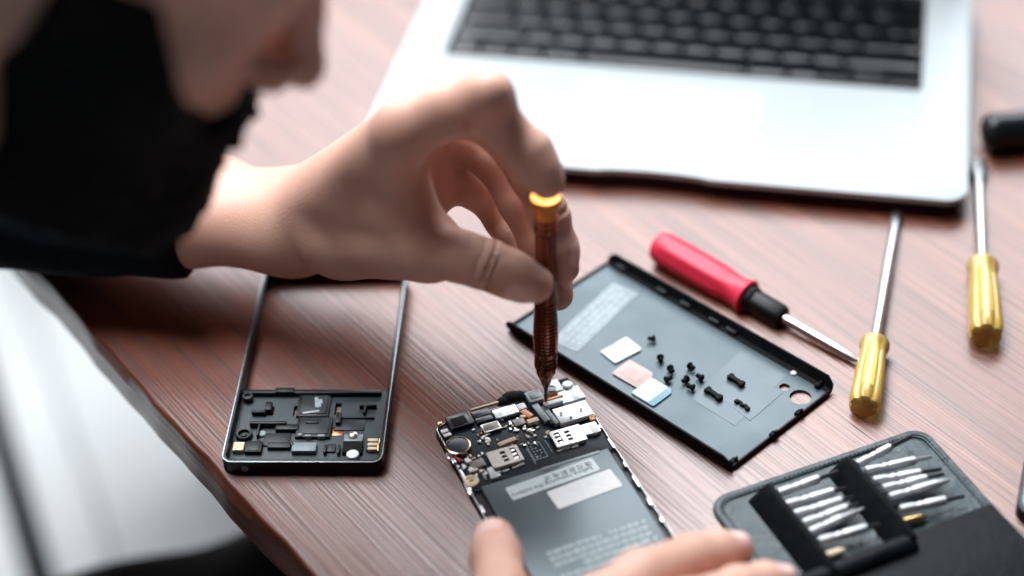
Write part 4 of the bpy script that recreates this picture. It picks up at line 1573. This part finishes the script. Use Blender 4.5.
def head_prims():
    P = [(he((-6, 52, 0), (97, 80, 75)), 0), (he((42, 2, 0), (50, 72, 58)), .02), (he((42, -42, 0), (46, 34, 48)), .015)]
    for s in (-1, 1):
        P += [(hc((4, -46, s * 48), (78, -64, s * 13), 13, 13), .015), (hc((86, 44, s * 12), (76, 45, s * 40), 8, 9), .012),
              (he((58, 8, s * 44), (20, 18, 17)), .014)]
    P += [(he((84, -63, 0), (16, 15, 20)), .012), (he((88, -28, 0), (12, 17, 25)), .010)]
    for s in (-1, 1):
        P.append((he((95, 28, s * 32), (17, 13, 17)), 'sub'))
    P += [(hc((91, 42, 0), (108, 6, 0), 6.5, 8.2), .008), (he((112, 1, 0), (8.2, 8.2, 9.5)), .005)]
    for s in (-1, 1):
        P += [(he((99, -2, s * 12), (9.5, 7.5, 6.5)), .004), (he((75, 28, s * 31), (13.5, 12.5, 14)), .003), (hc((87, 21, s * 22), (83, 20, s * 41), 1.8, 1.5), .002), (hc((88, 36, s * 22), (83, 35, s * 42), 1.8, 1.6), .002)]
    P += [(hc((98, -30, -14), (100.5, -28.5, 0), 3.2, 4.4), .004), (hc((98, -30, 14), (100.5, -28.5, 0), 3.2, 4.4), .004),
          (hc((96, -39, -12), (98.5, -40, 0), 3.2, 5), .004), (hc((96, -39, 12), (98.5, -40, 0), 3.2, 5), .004)]
    for s in (-1, 1):
        P += [(he((-4, 14, s * 75), (17, 30, 6)), .005), (he((0, 14, s * 80), (10, 20, 4)), 'sub'), (he((-2, -14, s * 72), (8, 9, 5)), .005)]
    P.append((cone(neck0, neck1, mm(57), mm(62)), .02))
    return P


def add_head(fd):
    for p, k in head_prims():
        fd.add(p, .004 if k == 'sub' else k, k == 'sub')


def add_lhand(fd):
    for p in palm:
        fd.add(p, .012)
    fd.group(f_thumb, .005, .006)
    fd.group(f_index, .004, .005)
    for g in (f_mid, f_ring, f_pinky):
        fd.group(g, .004, .0035)
    # knuckle bump, folds at the joints and tendons
    fd.add(cone(hp(489, 93, -3), hp(491, 96, 8), mm(8), mm(8)), .006)
    for (c_, ax_, R_, dr, w_) in FOLDS:
        fd.add(arc(c_, ax_, R_, dr, w_), .0016, True)
    for (a, b, r) in ((hp(468, 121, -5.5), hp(475, 139, -2), 1.3),):
        fd.add(cone(a, b, mm(r), mm(r)), .003, True)


def add_rhand(fd):
    for p in rpalm:
        fd.add(p, .012)
    fd.group(chain(rT), .005, .006)
    for g in (rI, rM, rR, rP):
        fd.group(chain(g), .004, .0035)


def add_nails(fd, which):
    for c, Fm, r in which:
        fd.add(ell(c, (r[0] * .86, r[1] * .85, .0019), Fm), .0012)


def arm_prims(grow=0.0):
    return [cone(shL, elb, mm(50) + grow, mm(38) + grow), cone(shR, rE, mm(50) + grow, mm(40) + grow)]


def torso_prims(grow=0.0):
    P = []
    for s, sh in ((1, shL), (-1, shR)):
        P += [cone(shoulder_c + V3(-.02, .05 * s, -.03), sh, mm(62) + grow, mm(52) + grow),
              cone(shoulder_c + V3(-.03, .075 * s, -.05), hipc + V3(0, .06 * s, .08), mm(88) + grow, mm(82) + grow)]
    P += [cone(neck1 + V3(-.03, 0, -.03), shoulder_c + V3(-.06, 0, -.06), mm(60) + grow, mm(88) + grow), cone(shoulder_c + V3(-.03, 0, -.08), hipc, mm(95) + grow, mm(98) + grow)]
    return P


kneeL, kneeR = V3(-.135, .755, -.285), V3(-.13, .50, -.285)
footL, footR = V3(-.13, .78, -.655), V3(-.10, .49, -.655)


def leg_prims(g=0.0):
    P = []
    for hy, kn, ft in ((.085, kneeL, footL), (-.085, kneeR, footR)):
        P += [cone(hipc + V3(0, hy, 0), kn, mm(82) + g, mm(56) + g), cone(kn, ft, mm(54) + g, mm(40) + g)]
    return P


def bm_cut(me, co, no):
    """keep the side the normal points away from; returns bmesh with an open rim"""
    b = bmesh.new()
    b.from_mesh(me)
    bpy.data.meshes.remove(me)
    bmesh.ops.bisect_plane(b, geom=list(b.verts) + list(b.edges) + list(b.faces), dist=1e-7, plane_co=co, plane_no=no, clear_outer=True)
    return b


fdL = Field((-.25, .575, .0), (.075, .87, .185), .0011, .016)
add_lhand(fdL)
add_nails(fdL, nails[:4])
mL = fdL.mesh(0)
fdR = Field((-.17, .28, -.01), (.16, .60, .11), .0016, .02)
add_rhand(fdR)
add_nails(fdR, nails[4:])
mR = fdR.mesh(1)
hb = [HO - V3(.23, .165, .21), HO + .17]
fdH = Field(hb[0], hb[1], .0026)
add_head(fdH)
mH = fdH.mesh(1)
fdB = Field((-.70, .22, -.74), (.02, .98, .42), .005)
for p in torso_prims(-.006) + leg_prims(-.006):
    fdB.add(p, .03)
for p in arm_prims(-.002):
    fdB.add(p, .02)
for p in palm[-4:]:
    fdB.add(p, .012)
for p in rpalm[-3:]:
    fdB.add(p, .012)
fdB.add(cone(neck0, neck1, mm(57), mm(62)), .02)
fdB.clip(lambda p: -1e9 + 0 * p[..., 0])
mB = fdB.mesh(1)

cutL, cutR = mid + fdir * .055, rmid
dR = (rE - rW) / np.linalg.norm(rE - rW)
nd = (neck1 - neck0) / np.linalg.norm(neck1 - neck0)
cutN = neck0 + nd * .075


def main_piece(B):
    # keep only the largest piece (the stumps beyond the cuts drop away)
    seen, best = set(), []
    B.verts.ensure_lookup_table()
    for v0 in B.verts:
        if v0 in seen:
            continue
        st, comp = [v0], []
        seen.add(v0)
        while st:
            q = st.pop()
            comp.append(q)
            for e in q.link_edges:
                w2 = e.other_vert(q)
                if w2 not in seen:
                    seen.add(w2)
                    st.append(w2)
        if len(comp) > len(best):
            best = comp
    keep = set(best)
    bmesh.ops.delete(B, geom=[q for q in B.verts if q not in keep], context='VERTS')


def join_body():
    B = bmesh.new()
    B.from_mesh(mB)
    bpy.data.meshes.remove(mB)
    for co, no, end in ((cutL, -fdir, wr), (cutR, -dR, rW), (cutN, -nd, neck0)):
        ax = (end - co) / np.linalg.norm(end - co)
        ln = np.linalg.norm(end - co) + .12
        near = lambda v: np.linalg.norm(np.array(v.co) - co) < .11
        fs = [q for q in B.faces if all(near(v) for v in q.verts)]
        geo = set(fs)
        for q in fs:
            geo.update(q.edges)
            geo.update(q.verts)
        bmesh.ops.bisect_plane(B, geom=list(geo), dist=1e-7, plane_co=Vector(co), plane_no=Vector(no))
        kill = []
        for v in B.verts:
            q = np.array(v.co) - co
            t = q @ ax
            if q @ no > 1e-6 and t < ln and np.linalg.norm(q - max(t, 0) * ax) < .10:
                kill.append(v)
        bmesh.ops.delete(B, geom=kill, context='VERTS')
    main_piece(B)
    for me, co, no in ((mL, cutL, fdir), (mR, cutR, dR), (mH, cutN, nd)):
        merge(B, bm_cut(me, Vector(co), Vector(no)))
    for co, no in ((cutL, fdir), (cutR, dR), (cutN, nd)):
        es = [e for e in B.edges if e.is_boundary and all(abs((np.array(q.co) - co) @ no) < 2e-4 and np.linalg.norm(np.array(q.co) - co) < .12 for q in e.verts)]
        try:
            bmesh.ops.bridge_loops(B, edges=es)
        except Exception as ex:
            print('bridge', ex, len(es))
        print('BR', len(es), sum(1 for e in B.edges if e.is_boundary))
    main_piece(B)
    bmesh.ops.recalc_face_normals(B, faces=B.faces)
    return B


skin = mat('skin', srgb(214, 165, 146), .44, sss=.08, sss_rad=(1, .45, .3), noise=(45, srgb(222, 177, 160), .25), bump=(900, .35, .0006), spec=.4)
nt = skin.node_tree
bs = nt.nodes['Principled BSDF']
at = nt.nodes.new('ShaderNodeAttribute')
at.attribute_name = 'nail'
src = bs.inputs['Base Color'].links[0].from_socket
mx = nt.nodes.new('ShaderNodeMix')
mx.data_type = 'RGBA'
nt.links.new(at.outputs['Fac'], mx.inputs['Factor'])
nt.links.new(src, mx.inputs['A'])
mx.inputs['B'].default_value = (*srgb(246, 206, 200), 1)
nt.links.new(mx.outputs['Result'], bs.inputs['Base Color'])
mr = nt.nodes.new('ShaderNodeMapRange')
mr.inputs['To Min'].default_value = .46
mr.inputs['To Max'].default_value = .24
nt.links.new(at.outputs['Fac'], mr.inputs['Value'])
nt.links.new(mr.outputs['Result'], bs.inputs['Roughness'])

person = thing('person', 'bearded dark-haired person in a black shirt leaning in to work on the phone', 'person', (-.3, .6, FLOOR_Z), 0)
PI_ = Matrix.Translation((.3, -.6, -FLOOR_Z))


def put(name, me, m, smooth=180):
    me.transform(PI_)
    return make(name, me, m, person, smooth)


bmB = join_body()
me = bpy.data.meshes.new('body')
bmB.to_mesh(me)
bmB.free()
co = np.empty(len(me.vertices) * 3, np.float32)
me.vertices.foreach_get('co', co)
co = co.reshape(-1, 3)
nv = np.zeros(len(co), np.float32)
for c, Fm, r in nails:
    q = (co - c) @ Fm.T / np.array([r[0], r[1], r[2] * 1.2])
    d = np.sqrt((np.abs(q) ** 2.6).sum(1))
    nv = np.maximum(nv, np.clip((1.05 - d) / .12, 0, 1))
at_ = me.attributes.new('nail', 'FLOAT', 'POINT')
at_.data.foreach_set('value', nv)
put('body', me, skin)


# ---------------- hair and beard: shells over the head
def wob(p, s):
    x, y, z = p[..., 0] * s, p[..., 1] * s, p[..., 2] * s
    return (np.sin(x + 2.1 * np.sin(y * .7)) * np.sin(y * 1.3 + 1.7 * np.sin(z * .9)) + np.sin(z * 1.7 + x * .6 + 1.3 * np.sin(y * 1.1))) * .5


def loc_head(p):
    return ((p - HO) @ HR.T) * 1000


def shell(t, mask, h=.0028):
    fd = Field(hb[0], hb[1], h)
    add_head(fd)
    q0, q1 = np.zeros(3, int), fd.n
    p = fd.pts(q0, q1)
    q = loc_head(p)
    d = fd.a - t(q) - (.0016 * wob(p, 330) + .0009 * wob(p, 760)).astype(np.float32)
    k = mask(q) * MM
    fd.a = (-smin(-d.astype(np.float32), -k.astype(np.float32), .006)).astype(np.float32)
    return fd.mesh(0)


def m_hair(q):
    f, u, s = q[..., 0], q[..., 1], np.abs(q[..., 2])
    top = np.maximum(f - (66 - .004 * (u - 88) ** 2 - .15 * s), 0) * 1.0 + np.where(u < 88, (88 - u) * np.clip((f - 14) / 20, 0, 1) * 1.0, 0)
    a = f - np.where(u > 92, 40 + (u - 92) * 2.2, np.clip(34 + (u - 60) * .35, 18, 45) - .12 * s)          # front hairline rising over the temple
    b = (-28 + np.clip((-f - 20) * -.15, -20, 20)) - u       # lower edge
    b = np.where(f < -52, -42 - u, np.where(f < -24, -2 - u, np.where(f > 12, 0 - u, 46 - u)))
    return np.maximum(a, b)


def m_beard(q):
    f, u, s = q[..., 0], q[..., 1], np.abs(q[..., 2])
    line = np.where(f < 44, 30, np.where(f < 86, 30 - (f - 44) * 1.2, -20.4 + (f - 86) * .30))   # cheek line down to the moustache
    a = u - line
    b = -98 - u
    c = 12 + np.clip((-20 - u) * .5, 0, 14) - f                                                   # back edge along the jaw
    lips = 9.0 - np.sqrt(((u + 36) / 1.0) ** 2 + (s * .55) ** 2 + ((f - 100) * .5) ** 2)
    return np.maximum(np.maximum(np.maximum(a, b), c), lips)


hairm = mat('dark_hair', srgb(11, 16, 20), .7, spec=.15, noise=(500, srgb(16, 19, 22)), bump=(1500, .8, .001))
put('hair', shell(lambda q: .009 + 0 * q[..., 0], m_hair), hairm)
put('beard', shell(lambda q: .005 + .010 * np.clip((-40 - q[..., 1]) / 40, 0, 1), m_beard), hairm)
# eyebrows
fd = Field(hb[0], hb[1], .0026)
for s in (-1, 1):
    fd.add(hc((95, 46, s * 12), (91, 52, s * 26), 3.6, 4.0), .003)
    fd.add(hc((91, 52, s * 26), (77, 50, s * 45), 4.0, 2.6), .003)
for s, nm in ((0, 'eyebrows'),):
    put(nm, fd.mesh(1), hairm)

# ---------------- black shirt
shirt = Field((-.70, .22, -.52), (.0, .98, .36), .004)
G = .007
for p in torso_prims(G):
    shirt.add(p, .03)
for p in arm_prims(G + .004):
    shirt.add(p, .02)
cuff = wr + fdir * .050
cl_ = [cone(cuff + side * .012, elb + side * .012, mm(26), mm(42)), cone(cuff - side * .010, elb - side * .012, mm(26), mm(42))]
for p in cl_:
    shirt.add(p, .012)
shirt.add(cone(rmid, rE, mm(30), mm(47)), .012)
# folds
pt = shirt.pts(np.zeros(3, int), shirt.n)
shirt.a = (shirt.a - (.0028 * wob(pt, 55) + .0012 * wob(pt, 130))).astype(np.float32)
# flat cuffs and an open neck
shirt.clip(lambda p: np.where(np.linalg.norm(p - cuff, axis=-1) < .075, (p - cuff) @ (-fdir) , -1).astype(np.float32))
shirt.clip(lambda p: np.where(np.linalg.norm(p - rmid, axis=-1) < .09, (p - rmid) @ (-dR), -1).astype(np.float32))
nb = neck1 + nd * .0
shirt.add(cone(neck0, neck1 + nd * .02, mm(64), mm(70)), .004, True)
shirtm = mat('black_cotton', srgb(11, 20, 27), .9, noise=(260, srgb(15, 24, 31)), bump=(2200, .4, .0005), spec=.12)
put('shirt', shirt.mesh(1), shirtm)

tr = Field((-.70, .36, -.74), (.02, .98, -.20), .006)
for p in leg_prims(.006) + [cone(hipc + V3(0, -.05, .02), hipc + V3(0, .05, .02), mm(112), mm(112))]:
    tr.add(p, .03)
pt = tr.pts(np.zeros(3, int), tr.n)
tr.a = (tr.a - .003 * wob(pt, 50)).astype(np.float32)
tr.clip(lambda p: (-.662 - p[..., 2]).astype(np.float32))
put('trousers', tr.mesh(1), mat('black_denim', srgb(16, 19, 22), .8, noise=(300, srgb(23, 27, 30)), bump=(1800, .4, .0005)))
for ft, n_ in ((footL, 'shoe'), (footR, 'shoe')):
    sh_ = Field(ft + V3(-.12, -.08, -.09), ft + V3(.24, .08, .05), .004)
    b0 = V3(ft[0], ft[1], FLOOR_Z)
    sh_.add(ell(b0 + V3(-.02, 0, .045), (.062, .042, .05)), .0)
    sh_.add(ell(b0 + V3(.09, 0, .032), (.115, .048, .042)), .03)
    sh_.add(cone(b0 + V3(-.01, 0, .05), b0 + V3(-.01, 0, .11), mm(44), mm(46)), .02)
    sh_.clip(lambda p: (FLOOR_Z + .001 - p[..., 2]).astype(np.float32))
    sh_.add(cone(b0 + V3(-.01, 0, .09), b0 + V3(-.01, 0, .16), mm(36), mm(40)), .004, True)
    put(n_, sh_.mesh(1), M['black_matte'])
# ------------------------------------------------------------------ light and camera
ld = bpy.data.lights.new('window_daylight', 'AREA')
ld.shape = 'RECTANGLE'
ld.size, ld.size_y = wx1 - wx0, wz1 - wz0
ld.energy = 118
ld.color = (.93, .97, 1.0)
lo = bpy.data.objects.new('window_daylight', ld)
COL.objects.link(lo)
lo.location = (cx, WY + .14, cz)
lo.rotation_euler = (math.radians(-90), 0, 0)

sl = bpy.data.lights.new('overhead_fill', 'AREA')  # added fill lamp overhead, no real source; brightens without glare on the table
sl.shape = 'RECTANGLE'
sl.size, sl.size_y = 1.3, .8
sl.energy = 60
sl.color = (.95, .98, 1.0)
so = bpy.data.objects.new('overhead_fill', sl)
COL.objects.link(so)
so.location = (-.5, 1.2, 2.0)
so.rotation_euler = (Vector((.05, .72, 0)) - so.location).to_track_quat('-Z', 'Y').to_euler()

w = bpy.data.worlds.new('World')
SC.world = w
w.use_nodes = True
bg = w.node_tree.nodes['Background']
bg.inputs['Color'].default_value = (.72, .86, 1.0, 1)
bg.inputs['Strength'].default_value = .055

cam = bpy.data.cameras.new('Camera')
co = bpy.data.objects.new('Camera', cam)
COL.objects.link(co)
cam.sensor_width = 36
cam.lens = FPX / 1024 * 36
cam.clip_start = .01
Rm = Matrix((RGT, -DWN, -FWD)).transposed()
co.matrix_world = Matrix.Translation(EYE) @ Rm.to_4x4()
cam.dof.use_dof = True
cam.dof.focus_distance = .836
cam.dof.aperture_fstop = 2.25
SC.camera = co
vs = SC.view_settings
SC.display_settings.display_device = 'sRGB'
vs.view_transform = 'Standard'
vs.look = 'None'
vs.gamma = 1
vs.use_curve_mapping = False
vs.exposure = 0.0
SC.cycles.use_denoising = True
SC.cycles.max_bounces = 10
SC.cycles.transparent_max_bounces = 8
SC.cycles.caustics_refractive = False
SC.cycles.caustics_reflective = False
